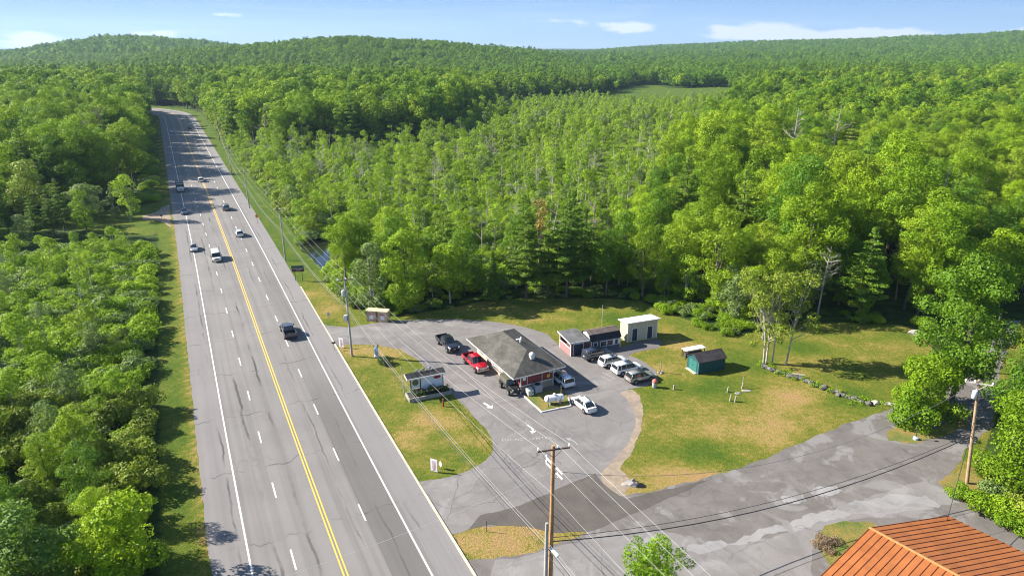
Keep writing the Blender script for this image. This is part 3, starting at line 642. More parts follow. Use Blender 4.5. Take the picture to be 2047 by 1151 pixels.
def proto_dead(seed, H, dens=1.0, m=BARKD):
    g = np.random.default_rng(seed); mb = MB(); br = MB()
    lx, ly = g.normal() * .6, g.normal() * .6
    mb.tube([(0, 0, -.3), (lx * .3, ly * .3, H * .5), (lx, ly, H)], [H * .014, H * .010, H * .003], 7, False)
    def sub(p, d, L, r, lev):
        q = p + d * L * .5 + Vector((g.normal(), g.normal(), g.normal() * .6)) * L * .07; e = q + (d + Vector((0, 0, .25))).normalized() * L * .5
        br.tube([p, q, e], [r, r * .7, r * .3], 5, False)
        if lev > 0:
            for _ in range(int(3 * dens) + 1):
                t = .35 + .6 * g.random(); nd = (d + Vector((g.normal(), g.normal(), g.normal() * .5 + .2)) * .6).normalized(); sub(p.lerp(e, t), nd, L * .5, r * .5, lev - 1)
    for i in range(int(13 * dens)):
        f = .25 + .7 * g.random(); a = g.random() * 6.28; sub(Vector((lx * f, ly * f, H * f)), Vector((math.cos(a), math.sin(a), .35)).normalized(), H * .30 * (1.2 - f), H * .0042, 2)
    return mb.mesh('trunk', m, 0, True), br.mesh('branches', m, 0, True)
def proto_shrub(seed, Rs, Hs, n, leaf, cover, m):
    g = np.random.default_rng(seed); lb = []
    for i in range(n):
        a = g.random() * 6.28; w = g.random() ** .6; lb.append((Rs * w * math.cos(a) * .8, Rs * w * math.sin(a) * .8, Hs * (.3 + .5 * g.random() * (1 - w * .5)), Rs * (.28 + .2 * g.random()), .8))
    mb = MB()
    for q in lb[:5]: mb.tube([(q[0] * .15, q[1] * .15, -.1), (q[0] * .6, q[1] * .6, q[2] * .6), q[:3]], [.06, .04, .015], 5, False)
    return mb.mesh('stems', BARK, 0, True), leaf_cloud('foliage', lb, leaf, cover, m, seed + 3)

PR = {
 'broad': [proto_broad(s, 15 + (s * 5) % 4, 3.9 + .35 * (s % 4), 30 + 4 * (s % 4), 1.15 + .12 * (s % 3), .25, .85, (L_BROAD, L_BR2, L_BR3, L_BROAD)[s % 4], .12 + .06 * (s % 4)) for s in range(100, 109)],
 'broadmid': [proto_broad(s, 15 + (s * 5) % 4, 4.2 + .35 * (s % 4), 24 + 3 * (s % 3), 1.35, .55, .95, (L_BROAD, L_BR2, L_BR3)[s % 3], .2) for s in range(110, 116)],
 'slim': [proto_slim(s, 11, 11 + 2 * (s % 3), .26, .62, L_SWAMP) for s in range(120, 126)],
 'slimmid': [proto_slim(s, 11, 12, .44, .7, L_SWAMP) for s in range(126, 130)],
 'young': [proto_broad(s, 9, 2.1 + .3 * (s % 3), 22, .9, .26, .85, (L_SWAMP, L_SWAMP, L_GREY, L_BR3)[s % 4], .05 + .05 * (s % 3), BARKG) for s in range(130, 137)],
 'pine': [proto_pine(s, 17, 4.4, .42, 1.5, L_PINE) for s in range(140, 144)],
 'pinemid': [proto_pine(s, 18, 4.2, .85, 1.3, L_PINE) for s in range(145, 147)],
 'spruce': [proto_pine(150, 12, 2.4, .36, 1.6, L_PINE, True)],
 'dead': [proto_dead(s, 13, .45 + .3 * (s % 3)) for s in range(160, 165)],
 'shrub': [proto_shrub(s, 1.7, 2.2, 14, .22, .95, (L_SHRUB, L_SWAMP, L_SHRUB, L_GREY)[s % 4]) for s in range(170, 177)],
 'sumac': [proto_shrub(s, 2.4, 3.6, 18, .26, .9, L_OLIVE) for s in range(186, 189)],
}
# far crowns for the hillside: one light mesh each
def far_tree(seed, H, Rc, n, rl, leaf, m): g = np.random.default_rng(seed); return leaf_cloud('crown', broad_lobes(g, H, Rc, n, rl, .2), leaf, 1.0, m, seed, jit=.45)
FAR = [far_tree(200 + i, 13 + 2 * i, 4.4 + .6 * i, 10, 2.0 + .2 * i, 1.3, (L_BR2, L_BROAD, L_BR2)[i]) for i in range(3)] + [proto_pine(210, 17, 4.2, 1.5, 1.1, L_PINE)[1]]

# ---------------------------------------------------------------- where each kind grows
def inpoly(poly, X, Y): return sdist(poly, X, Y)
SWAMP = GL([(520, 440), (480, 385), (450, 320), (430, 285), (560, 300), (700, 300), (850, 288), (905, 262), (930, 235), (1020, 205), (1160, 193), (1480, 193), (1460, 230), (1390, 300), (1320, 390), (1270, 470), (1250, 560), (1000, 575), (800, 600), (735, 632), (690, 610), (640, 570), (560, 470)])
LOWVEG = GL([(-60, 486), (120, 486), (300, 470), (345, 520), (340, 560), (400, 1151), (480, 1400), (-500, 1400)])
BARELANE = GL([(2040, 650), (2060, 640), (2110, 600), (2090, 690)])
def jitter_grid(x0, x1, y0, y1, sp, seed):
    g = np.random.default_rng(seed); X, Y = np.meshgrid(np.arange(x0, x1, sp), np.arange(y0, y1, sp * .87)); X = X + (np.arange(X.shape[0]) % 2)[:, None] * sp / 2
    return (X + g.uniform(-.42, .42, X.shape) * sp).ravel(), (Y + g.uniform(-.42, .42, Y.shape) * sp).ravel(), g
def view_ok(X, Y, m=1.12, top=15):
    ok = (Y > 20) & (np.abs(X) < (Y * math.cos(PT) + HC * math.sin(PT)) * .75 * m + 12)
    return ok
def blocked(X, Y, pad=0.0):
    ro = road_off(X, Y); b = (ro > -17 - pad) & (ro < 17 + pad)
    b |= (ro < 0) & (ro > -13.5 - pad)
    for poly in (CLEAR, FIELD, MEADOW, POND): b |= sdist(poly, X, Y) < pad
    return b
items = []   # (kind, x, y, scale, rot, region)
# 1. right-hand woodland + tall belt behind the swamp + left wood
X, Y, g = jitter_grid(-620, 900, 40, 760, 7.2, 1); ok = view_ok(X, Y) & (~blocked(X, Y, 2.2)); X, Y = X[ok], Y[ok]
sw = sdist(SWAMP, X, Y) < 0; lv = sdist(LOWVEG, X, Y) < 0; ro = road_off(X, Y)
keep = ~sw & ~lv & ~((ro < 0) & (Y < 165) & (X > -140)); X, Y, ro = X[keep], Y[keep], ro[keep]
U = np.array([P(x, y, 0) for x, y in zip(X, Y)])
dclear = sdist(CLEAR, X, Y)
for x, y, r_, (u, v), dc in zip(X, Y, ro, U, dclear):
    k_ = 'broad'; s_ = g.uniform(.7, 1.35) if g.random() < .8 else g.uniform(.5, .8)
    s_ *= .78 + .42 * (.5 + .5 * math.sin(x / 23 + 2 * math.sin(y / 31)) * math.cos(y / 27 + math.sin(x / 37)))
    reg = 'right wood'
    if r_ < 0: reg = 'left wood'; s_ = g.uniform(1.15, 1.6)
    elif u < 930 and v < 320: reg = 'tall belt'; s_ = g.uniform(1.1, 1.5)
    q = g.random()
    if q < .10: k_ = 'pine'; s_ *= 1.0
    elif q < .13: k_ = 'dead'; s_ *= 1.15
    if reg == 'right wood' and y < 140 and q < .06: k_ = 'pine'
    if v < 200 and 1250 < u < 1900 and q < .6: k_ = 'pine'; s_ *= 1.1
    if y > 560 and r_ > 0 and u < 1350 and q < .4: k_ = 'pine'
    if reg == 'right wood' and dc < 7: s_ *= .85
    if u > 1850 and v > 640: continue
    if reg == 'right wood' and u > 1900 and v > 480: s_ *= .8
    if reg == 'left wood' and v > 425: s_ *= .62
    items.append((k_, x, y, s_, g.random() * 6.28, reg))
# 2. swamp: slim grey stemmed young trees over shrubs
X, Y, g = jitter_grid(-330, 380, 100, 720, 5.6, 2); ok = view_ok(X, Y) & (~blocked(X, Y, 1.5)) & (sdist(SWAMP, X, Y) < 0); X, Y = X[ok], Y[ok]; dp = sdist(POND, X, Y); dc = sdist(CLEAR, X, Y)
for x, y, d_, c_ in zip(X, Y, dp, dc):
    if d_ < 3: continue
    if math.sin(x / 7 + 2 * math.sin(y / 13)) * math.sin(y / 9 + math.sin(x / 11)) < -.30 and g.random() < .75: continue
    u, v = P(x, y, 0); q = g.random()
    near = v > 520 and c_ < 28
    if near and c_ < 26:
        if g.random() < .35: continue
        if q < .30 and u > 880: items.append(('pine', x, y, g.uniform(.75, 1.05), g.random() * 6.28, 'clearing edge')); continue
        items.append(('broad' if q < .8 else 'young', x, y, g.uniform(.62, .95) * (1 if q < .8 else 1.5), g.random() * 6.28, 'clearing edge')); continue
    fr = 1 - .35 * min(1, max(0, (y - 400) / 250))
    far_ = y > 330
    if q < (.25 if far_ else .38): items.append(('slim', x, y, fr * g.uniform(.55, 1.3), g.random() * 6.28, 'swamp'))
    elif q < (.91 if far_ else .72): items.append(('young', x, y, fr * g.uniform(.4, 1.15), g.random() * 6.28, 'swamp'))
    elif q < (.94 if far_ else .82): items.append(('dead', x, y, fr * g.uniform(.55, 1.0), g.random() * 6.28, 'swamp'))
# 3. shrub layers
X, Y, g = jitter_grid(-330, 380, 100, 640, 2.8, 3); ok = view_ok(X, Y) & (~blocked(X, Y, .6)) & (sdist(SWAMP, X, Y) < 1); X, Y = X[ok], Y[ok]
for x, y in zip(X, Y): items.append(('shrub', x, y, g.uniform(.6, 1.3), g.random() * 6.28, 'swamp shrubs'))
X, Y, g = jitter_grid(-110, 5, 30, 165, 2.7, 4); ro = road_off(X, Y); ok = view_ok(X, Y) & (ro < -16.9) & (sdist(MEADOW, X, Y) > 1) & (Y < 160); X, Y = X[ok], Y[ok]
for x, y in zip(X, Y):
    u, v = P(x, y, 0); q = g.random()
    k_ = 'sumac' if (v > 820 and q < .55) else 'shrub'
    items.append((k_, x, y, g.uniform(.7, 1.25) * (1.25 if v < 800 else .95), g.random() * 6.28, 'left thicket'))
X, Y, g = jitter_grid(-110, 5, 30, 165, 5.6, 5); ro = road_off(X, Y); ok = view_ok(X, Y) & (ro < -19.8) & (sdist(MEADOW, X, Y) > 2) & (Y < 158); X, Y, ro = X[ok], Y[ok], ro[ok]
for x, y, r_ in zip(X, Y, ro):
    u, v = P(x, y, 0); q = g.random()
    if r_ > -27 and g.random() < .5: continue
    if v > 980: items.append(('broad', x, y, g.uniform(.42, .58), g.random() * 6.28, 'left thicket'))
    elif q < .50: items.append(('young', x, y, g.uniform(.5, .95), g.random() * 6.28, 'left thicket'))
    elif q < .58: items.append(('slim', x, y, g.uniform(.6, .9), g.random() * 6.28, 'left thicket'))
# edges of the clearing and of the highway: shrubs in a band
def band(poly_or_line, w0, w1, sp, seed, kinds, sc, reg, cond=None):
    g = np.random.default_rng(seed)
    for a, b in zip(poly_or_line[:-1], poly_or_line[1:]):
        a = Vector((*a, 0)); b = Vector((*b, 0)); L = (b - a).length; d = (b - a).normalized(); nrm = Vector((-d.y, d.x, 0))
        for i in range(int(L / sp * max(1, (w1 - w0) / sp)) + 1):
            p = a + d * g.random() * L + nrm * g.uniform(w0, w1); items.append((kinds[g.integers(0, len(kinds))], p.x, p.y, g.uniform(*sc), g.random() * 6.28, reg))
band(GL([(738, 634), (800, 632), (850, 625), (900, 618), (960, 603), (1050, 597), (1190, 597), (1280, 602)]), .3, 5, 1.9, 20, ['shrub'], (.3, .7), 'edge shrubs')
band(GL([(1290, 603), (1335, 626), (1400, 650), (1455, 674)]), -.5, 8, 1.5, 21, ['shrub'], (.35, .8), 'edge shrubs')
band(GL([(1455, 672), (1500, 668), (1560, 650), (1620, 648), (1700, 646), (1800, 650), (1850, 668)]), .2, 5, 1.6, 22, ['shrub'], (.35, .8), 'edge shrubs')
band(GL([(628, 565), (700, 610), (738, 632)]), .5, 6, 1.8, 23, ['shrub'], (.6, 1.2), 'edge shrubs')
EDGE_ = [(738, 634), (800, 632), (850, 625), (900, 618), (960, 603), (1050, 597), (1190, 597), (1290, 600), (1335, 620), (1400, 645), (1455, 664), (1560, 646), (1620, 644), (1700, 642), (1800, 645)]
band(GL(EDGE_), 3.5, 9, 5.0, 28, ['young'], (.55, 1.2), 'clearing edge')
band(GL(EDGE_[7:11]), 4, 12, 4.5, 29, ['young'], (.6, 1.3), 'clearing edge')
band([(p.x, p.y) for p in offs(ROAD, 19.5)[::8] if 135 < p.y < 500][::-1], -1.2, 3.5, 2.8, 24, ['shrub', 'shrub', 'sumac'], (.7, 1.5), 'roadside shrubs')
band([(p.x, p.y) for p in offs(ROAD, -18)[::8] if 205 < p.y < 520][::-1], -1.2, 3, 3.2, 25, ['shrub'], (.8, 1.5), 'roadside shrubs')
band(GL([(2047, 1062), (1990, 1028), (1935, 998), (1925, 985)]), -4, 1.5, 1.5, 26, ['shrub'], (.6, 1.1), 'right edge')
band(GL([(2110, 1150), (2030, 1050), (1975, 960)])[::-1], .5, 5, 1.8, 27, ['shrub', 'sumac'], (.7, 1.2), 'right edge')
# pond rim growth, then remove anything standing on paving / in the pond / outside the picture
band(GL([(684, 483), (680, 494), (664, 503), (662, 522), (658, 538), (648, 545)]), .3, 2.2, 1.3, 30, ['shrub'], (.5, .9), 'swamp shrubs')
band(GL([(684, 483), (680, 494), (664, 503), (662, 522), (658, 538), (648, 545)]), 2.5, 5, 3, 31, ['young', 'slim'], (.6, .9), 'swamp')
band(GL([(600, 494), (612, 486), (640, 481), (684, 483)]), .5, 3, 1.5, 32, ['shrub'], (.6, 1.0), 'swamp shrubs')
xs_ = np.array([i[1] for i in items]); ys_ = np.array([i[2] for i in items]); ro_ = road_off(xs_, ys_); pd = sdist(POND, xs_, ys_); dl = sdist(DRIVE_L, xs_, ys_)
items = [it for it, r_, p_, q_ in zip(items, ro_, pd, dl) if (r_ > 15.5 or r_ < -15.3) and p_ > (.5 if it[0] == 'shrub' else 2) and q_ > .5 and not (it[2] < 62 and it[1] > -12 and it[5] != 'right edge')]
# plants with a look of their own: (kind, base pixel, height, label, prototype)
def umbrella_tree():
    g = np.random.default_rng(77); mb = MB(); lb = []
    stems = [((0, 0), (-1.6, .3)), ((.5, .2), (-.2, -.6)), ((1.3, -.1), (1.2, .8)), ((3.3, -.5), (4.6, .2))]
    for (bx, by), (tx, ty) in stems:
        p = [(bx, by, -.2), (bx + (tx - bx) * .15 + g.normal() * .1, by, 4), (bx + (tx - bx) * .5, by + (ty - by) * .5, 8), (tx, ty, 12.5)]
        mb.tube(p, [.15, .12, .09, .03], 6, False)
        for q in range(19):
            a = g.random() * 6.28; rr = g.uniform(.5, 3.0); z = 5.5 + 9 * g.random() ** .8; c = (tx + rr * math.cos(a), ty + rr * math.sin(a), z + .2 * (3 - rr)); lb.append((*c, g.uniform(.7, 1.3), .55)); limbs(mb, (bx + (tx - bx) * .4, by + (ty - by) * .4, z * .6), [c], .05, g)
        for q in range(4):
            a = g.random() * 6.28; lb.append((bx - 1.5 + 1.8 * math.cos(a), by + math.sin(a), 3.5 + 3 * g.random(), .6, .6))
    return mb.mesh('trunk', BARKG, 0, True), leaf_cloud('crown', lb, .27, .8, L_OLIVE, 78, jit=.6)
SPEC = [
 ('young', (1526, 727), None, 'tall multi-stemmed olive green tree with bare lower trunks at the end of the stone wall', umbrella_tree(), 1.0, 0),
 ('broad', (1902, 800), None, 'tall broad green tree with a dark trunk between the lawn and the paved road', proto_broad(301, 21.5, 6.3, 80, 1.5, .32, 1.0, L_BR2, .12), 1.0, 0),
 ('young', (1850, 822), None, 'dense bright green bushy tree at the fork of the gravel lane and the paved road', proto_broad(302, 8, 4.8, 44, 1.35, .28, 1.1, L_BROAD, -.1), 1.0, 0),
 ('young', (1815, 850), None, 'low bushy tree overhanging the gravel lane at its fork', proto_broad(303, 5, 2.7, 22, 1.1, .28, 1.1, L_SHRUB, -.1), 1.0, 0),
 ('broad', (2030, 978), None, 'leafy green tree overhanging the side road at the right edge, nearest the orange roof', proto_broad(304, 12, 5.4, 56, 1.3, .28, 1.0, L_BROAD, 0), 1.0, 0),
 ('broad', (2058, 880), None, 'leafy green tree at the right edge just behind the wooden pole with a transformer', proto_broad(305, 13, 5.4, 56, 1.3, .28, 1.0, L_BR2, 0), 1.0, 0),
 ('broad', (2112, 800), None, 'leafy green tree at the right edge above the leaning grey pole', proto_broad(306, 17, 6.2, 56, 1.4, .30, 1.0, L_BROAD, .05), 1.0, 0),
 ('broad', (1975, 620), None, 'bright green tree closing the top end of the paved side road', proto_broad(307, 16, 5.5, 40, 1.4, .34, 1.0, L_BROAD, .1), 1.0, 0),
 ('dead', (1634, 628), None, 'bare grey tree with drooping limbs in front of the dark wood behind the right lawn', proto_dead(308, 13, 1.1), 1.0, 0),
 ('dead', (1790, 600), None, 'bare brown fallen looking tree beside the tall tree near the right lawn', proto_dead(309, 12, 1.0, mat('brown dead wood', (.33, .21, .14), .9, .3)), 1.0, 0),
 ('dead', (1182, 560), None, 'bare pinkish grey tree top behind the row of pines', proto_dead(310, 17, 1.5, mat('pale pink grey twigs', (.34, .27, .23), .9, .3)), 1.0, 0),
 ('dead', (1578, 350), None, 'silvery bare pine skeleton in the right woodland, left one of the pale pair', proto_dead(311, 25, 1.1), 1.0, 0),
 ('dead', (1660, 335), None, 'silvery bare pine skeleton in the right woodland, right one of the pale pair', proto_dead(312, 24, .9), 1.0, 0),
 ('dead', (1960, 322), None, 'pale forked bare tree above the distant grey metal roof', proto_dead(313, 15, 1.2), 1.0, 0),
 ('pine', (1545, 350), None, 'yellowing pine beside the silvery bare pines in the right woodland', proto_pine(314, 21, 4.6, .5, 1.3, L_YEL, gap=.2), 1.0, 0),
 ('pine', (1692, 330), None, 'yellow green pine right of the silvery bare pines', proto_pine(315, 19, 4.0, .5, 1.3, L_YEL, gap=.3), 1.0, 0),
 ('broad', (1078, 560), None, 'rusty orange crowned tree behind the pines of the clearing edge', proto_broad(316, 17.5, 1.7, 12, .9, .3, .8, L_ORG, .6), 1.0, 0),
 ('pine', (1052, 596), None, 'broad layered pine at the clearing edge, behind the restaurant lot', proto_pine(317, 17.5, 4.6, .38, 1.6, L_PINE), 1.0, 0),
 ('pine', (1132, 594), None, 'tallest full green pine at the clearing edge', proto_pine(318, 19, 5.4, .38, 1.7, L_PINE), 1.0, 0),
 ('pine', (1095, 592), None, 'thin layered pine standing between the two broad pines at the clearing edge', proto_pine(3181, 15, 3.6, .38, 1.4, L_PINE, gap=.2), 1.0, 0),
 ('spruce', (985, 602), None, 'narrow dark spruce at the clearing edge', proto_pine(319, 10, 1.9, .32, 1.8, L_PINE, True), 1.0, 0),
 ('broad', (815, 618), None, 'round crowned yellow green maple nearest the plywood bins', proto_broad(320, 15.5, 4.6, 44, 1.3, .32, 1.1, L_SWAMP, .0), 1.0, 0),
 ('young', (745, 620), None, 'grey green tree standing behind the two plywood bins', proto_broad(321, 14, 3.6, 34, 1.1, .32, .9, L_GREY, .0, BARKG), 1.0, 0),
 ('broad', (900, 606), None, 'dark green tree with a pale straight trunk at the clearing edge', proto_broad(322, 12, 3.6, 34, 1.2, .32, 1.0, L_BROAD, .2, BARKG), 1.0, 0),
 ('dead', (150, 352), None, 'leftmost of the bare brown-grey trees in front of the dark left wood', proto_dead(340, 23, 1.3, mat('brown grey twigs', (.24, .19, .15), .9, .3)), 1.0, 0),
 ('dead', (187, 356), None, 'forked bare brown-grey tree second from left before the dark left wood', proto_dead(341, 23, 1.4, mat('brown grey twigs', (.24, .19, .15), .9, .3)), 1.0, 0),
 ('dead', (218, 350), None, 'wide bare brown-grey tree third from left before the dark left wood', proto_dead(342, 25, 1.4, mat('brown grey twigs', (.24, .19, .15), .9, .3)), 1.0, 0),
 ('dead', (240, 362), None, 'rightmost of the bare brown-grey trees in front of the dark left wood', proto_dead(343, 20, 1.0, mat('brown grey twigs', (.24, .19, .15), .9, .3)), 1.0, 0),
 ('broad', (592, 176), None, 'single rust red tree far away at the foot of the middle hill', proto_broad(344, 24, 5.5, 16, 2.4, 1.0, 1.0, leafmat('rust red leaves', (.42, .13, .04), (.5, .18, .05), .3, .2, (.5, .22, .07)), .2), 1.0, 0),
 ('broad', (68, 448), None, 'pale yellow green tree with a clumpy crown in front of the dark left wood', proto_broad(323, 17.5, 6.2, 34, 1.7, .45, .85, L_YEL, .25), 1.0, 0),
 ('young', (176, 438), None, 'round grey green tree beside the left driveway', proto_broad(324, 9.5, 6.0, 40, 1.6, .38, 1.0, L_GREY, -.1), 1.0, 0),
 ('slim', (262, 440), None, 'tall slender pale green tree between the left driveway and the highway', proto_broad(325, 13, 3.4, 26, 1.2, .36, .9, L_SWAMP, .05, BARKG), 1.0, 0),
 ('slim', (232, 436), None, 'narrow columnar pale green tree left of the slender roadside tree', proto_broad(326, 10, 1.6, 16, .9, .36, .9, L_GREY, .0, BARKG), 1.0, 0),
 ('young', (50, 492), None, 'small pale green tree in front of the dark left pines', proto_broad(327, 8, 2.6, 20, 1.0, .32, .9, L_GREY, .0), 1.0, 0),
 ('young', (1306, 1202), None, 'feathery bright green young tree at the bottom edge left of the orange roof', proto_broad(328, 6.8, 3.4, 46, .75, .16, .9, L_SHRUB, -.2, jit=.8), 1.0, 0),
 ('broad', (90, 1215), None, 'bright light green tree at the bottom left corner', proto_broad(329, 11, 4.0, 44, 1.1, .26, 1.0, leafmat('light leaves', (.12, .24, .03), (.2, .33, .05), .4, .3, (.28, .36, .07)), .1), 1.0, 0),
 ('broad', (255, 1165), None, 'dense green tree at the bottom left corner nearest the highway', proto_broad(330, 9.5, 4.2, 44, 1.1, .28, 1.0, L_BROAD, .1), 1.0, 0),
]
for i_, (u_, v_) in enumerate([(20, 470), (75, 480), (110, 474), (0, 495), (130, 462)]):
    SPEC.append(('pine', (u_, v_), 'pines', 'dark green pine in the clump beside the left driveway', PR['pine'][i_ % 4], .62 + .05 * i_, i_))
SPECQ = []
SXY = [G(*q[1]) for q in SPEC]
CLEARINGS = [(*G(1578, 374), 13), (*G(1600, 400), 10), (*G(1660, 362), 10), (*G(1578, 350), 11), (*G(1660, 335), 10), (*G(1595, 365), 9), (*G(1960, 352), 12), (*G(1965, 380), 10), (*G(1634, 640), 6), (*G(190, 372), 12), (*G(220, 372), 10), (*G(150, 372), 9)]
def near_spec(x, y, k_):
    for (sx, sy), q in zip(SXY, SPEC):
        d = math.hypot(x - sx, y - sy)
        if d < (1.6 if k_ in ('shrub', 'sumac') else (3.4 if q[0] == 'dead' else 4.6)): return True
    for ex, ey, er in CLEARINGS:
        if math.hypot(x - ex, y - ey) < er: return True
    return False
items = [it for it in items if not near_spec(it[1], it[2], it[0])]
# ---------------------------------------------------------------- individual plants and the masses behind them
MESHC = {}
NAMES = {'broad': ('deciduous_tree', 'tree', 'crown'), 'young': ('young_tree', 'tree', 'crown'), 'slim': ('slender_tree', 'tree', 'crown'), 'pine': ('pine_tree', 'tree', 'crown'), 'spruce': ('spruce_tree', 'tree', 'crown'),
         'dead': ('dead_tree', 'bare tree', 'branches'), 'shrub': ('shrub', 'shrub', 'foliage'), 'sumac': ('sumac_shrub', 'shrub', 'foliage')}
REGL = {'right wood': 'in the woodland right of and behind the grass clearing', 'left wood': 'in the dark wood left of the highway', 'tall belt': 'in the tall wood behind the swamp', 'swamp': 'in the swamp right of the highway',
        'clearing edge': 'in the row behind the restaurant lot', 'left thicket': 'in the thicket along the near left side of the highway', 'edge shrubs': 'on the edge of the grass clearing', 'swamp shrubs': 'on the swamp floor around the pond', 'roadside shrubs': 'along the far grass verges of the highway', 'right edge': 'at the right edge beside the side lane'}
KL = {'broad': 'leafy broad-crowned green tree', 'young': 'small rounded bright green tree', 'slim': 'thin grey-stemmed sparse tree', 'pine': 'layered dark green pine', 'dead': 'bare grey dead tree', 'shrub': 'low rounded green shrub', 'sumac': 'spreading olive green shrub', 'spruce': 'narrow dark spruce'}
NEED = {'shrub': 240, 'sumac': 60, 'broad': 300, 'young': 200, 'slim': 200, 'pine': 130, 'dead': 60}
def plant(kind, meshes, x, y, s_, rot, label, group, sz=1.0, z=None):
    nm, cat, part = NAMES[kind]; r = bpy.data.objects.new(nm, None); C.objects.link(r); r.location = (x, y, hz(x, y) if z is None else z); r.rotation_euler = (0, 0, rot); r.scale = (s_, s_, s_ * sz)
    r.empty_display_size = .2; tag(r, label, cat, group)
    for me in meshes:
        o = bpy.data.objects.new(me.name.split('.')[0], me); C.objects.link(o); o.parent = r
    return r
def seen_size(it):
    k_, x, y, s_ = it[:4]; u, v = P(x, y, 0); hgt_ = {'broad': 16, 'young': 9, 'slim': 11, 'pine': 17, 'dead': 13, 'shrub': 2.2, 'sumac': 3.6}[k_] * s_; u2, v2 = P(x, y, hgt_ * .7)
    if not (-25 < u2 < 2072 and v2 < 1165): return 0
    return (v - P(x, y, hgt_)[1])
byk = {}
for it in items: byk.setdefault(it[0], []).append((seen_size(it), it))
stuff_pts = {}
for (k_, uv_, grp_, lb_, me_, s__, r__), (x_, y_) in zip(SPEC, SXY): SPECQ.append((k_, me_, x_, y_, s__, r__, lb_, grp_))
for k_, me_, x_, y_, s__, r__, lb_, grp_ in SPECQ: plant(k_, me_, x_, y_, s__, r__, lb_, 'pines clumped beside the left driveway' if grp_ else None)
for k_, lst in byk.items():
    lst.sort(key=lambda q: -q[0]); n_ = NEED[k_]
    for j, (sz_, it) in enumerate(lst):
        _, x, y, s_, rot, reg = it
        if j < n_ and sz_ > 0:
            vs = PR[k_]; me = vs[(j * 7 + int(rot * 10)) % len(vs)]
            sq = rnd.uniform(.9, 1.12)
            plant(k_, me, x, y, s_, rot, KL[k_] + ' ' + REGL[reg], KL[k_] + 's ' + REGL[reg], sq)
        else: stuff_pts.setdefault((k_, y > 330), []).append((x, y, s_, rot))
def gn_stuff(name, label, cat, pts, meshes):
    """one object: a point mesh carrying scale / turn / pick, instanced by geometry nodes"""
    a = np.array(pts, float); me = bpy.data.meshes.new(name); me.vertices.add(len(a))
    z = hgt(a[:, 0], a[:, 1]); me.vertices.foreach_set('co', np.stack([a[:, 0], a[:, 1], z], -1).astype(np.float32).ravel())
    for an, col in (('sc', a[:, 2]), ('rt', a[:, 3])):
        me.attributes.new(an, 'FLOAT', 'POINT').data.foreach_set('value', col.astype(np.float32))
    o = bpy.data.objects.new(name, me); link(o); tag(o, label, cat, None, 'stuff')
    ng = bpy.data.node_groups.new(name, 'GeometryNodeTree'); ng.interface.new_socket('Geometry', in_out='INPUT', socket_type='NodeSocketGeometry'); ng.interface.new_socket('Geometry', in_out='OUTPUT', socket_type='NodeSocketGeometry')
    k = N(ng); gi = k.n('NodeGroupInput'); go = k.n('NodeGroupOutput'); mp = k.n('GeometryNodeMeshToPoints'); k.l(gi.outputs[0], mp.inputs[0])
    iop = k.n('GeometryNodeInstanceOnPoints'); k.l(mp.outputs[0], iop.inputs['Points'])
    g2i = k.n('GeometryNodeJoinGeometry')
    for ms in meshes:
        ob = MESHC.get(ms if isinstance(ms, bpy.types.Mesh) else ms[1])
        jn = k.n('GeometryNodeJoinGeometry')
        for m1 in (ms if isinstance(ms, tuple) else (ms,)):
            if m1 not in MESHC: MESHC[m1] = bpy.data.objects.new(m1.name, m1)
            oi = k.n('GeometryNodeObjectInfo'); oi.inputs['Object'].default_value = MESHC[m1]; k.l(oi.outputs['Geometry'], jn.inputs[0])
        gi_ = k.n('GeometryNodeGeometryToInstance'); k.l(jn.outputs[0], gi_.inputs[0]); k.l(gi_.outputs[0], g2i.inputs[0])
    k.l(g2i.outputs[0], iop.inputs['Instance']); iop.inputs['Pick Instance'].default_value = True
    rv = k.n('FunctionNodeRandomValue', data_type='INT'); rv.inputs[4].default_value = 0; rv.inputs[5].default_value = len(meshes) - 1; k.l(rv.outputs[2], iop.inputs['Instance Index'])
    at = k.n('GeometryNodeInputNamedAttribute', data_type='FLOAT'); at.inputs[0].default_value = 'sc'; cx_ = k.n('ShaderNodeCombineXYZ')
    for i in range(3): k.l(at.outputs[0], cx_.inputs[i])
    k.l(cx_.outputs[0], iop.inputs['Scale'])
    ar = k.n('GeometryNodeInputNamedAttribute', data_type='FLOAT'); ar.inputs[0].default_value = 'rt'; cr = k.n('ShaderNodeCombineXYZ'); k.l(ar.outputs[0], cr.inputs[2]); k.l(cr.outputs[0], iop.inputs['Rotation'])
    k.l(iop.outputs[0], go.inputs[0]); md = o.modifiers.new('scatter', 'NODES'); md.node_group = ng; return o
SN = {'broad': ('woodland', 'mass of leafy green deciduous trees filling the woods'), 'young': ('young_growth', 'mass of small bright green trees over the swamp'), 'slim': ('slender_growth', 'mass of thin grey stemmed trees over the swamp'), 'pine': ('pine_wood', 'dark green pines scattered through the woods'), 'dead': ('dead_wood', 'bare grey dead trees scattered through the woods'), 'shrub': ('shrub_layer', 'low green shrubs covering the swamp floor and verges'), 'sumac': ('sumac_layer', 'olive green spreading shrubs in the thicket')}
MESHSET = {('broad', True): PR['broadmid'], ('slim', True): PR['slimmid'], ('pine', True): PR['pinemid']}
for (k_, far), pts in stuff_pts.items():
    if len(pts) < 1: continue
    nm, lb = SN[k_]; gn_stuff(nm, lb + (' far from the camera' if far else ' near the clearing'), 'vegetation', pts, MESHSET.get((k_, far), PR[k_]))
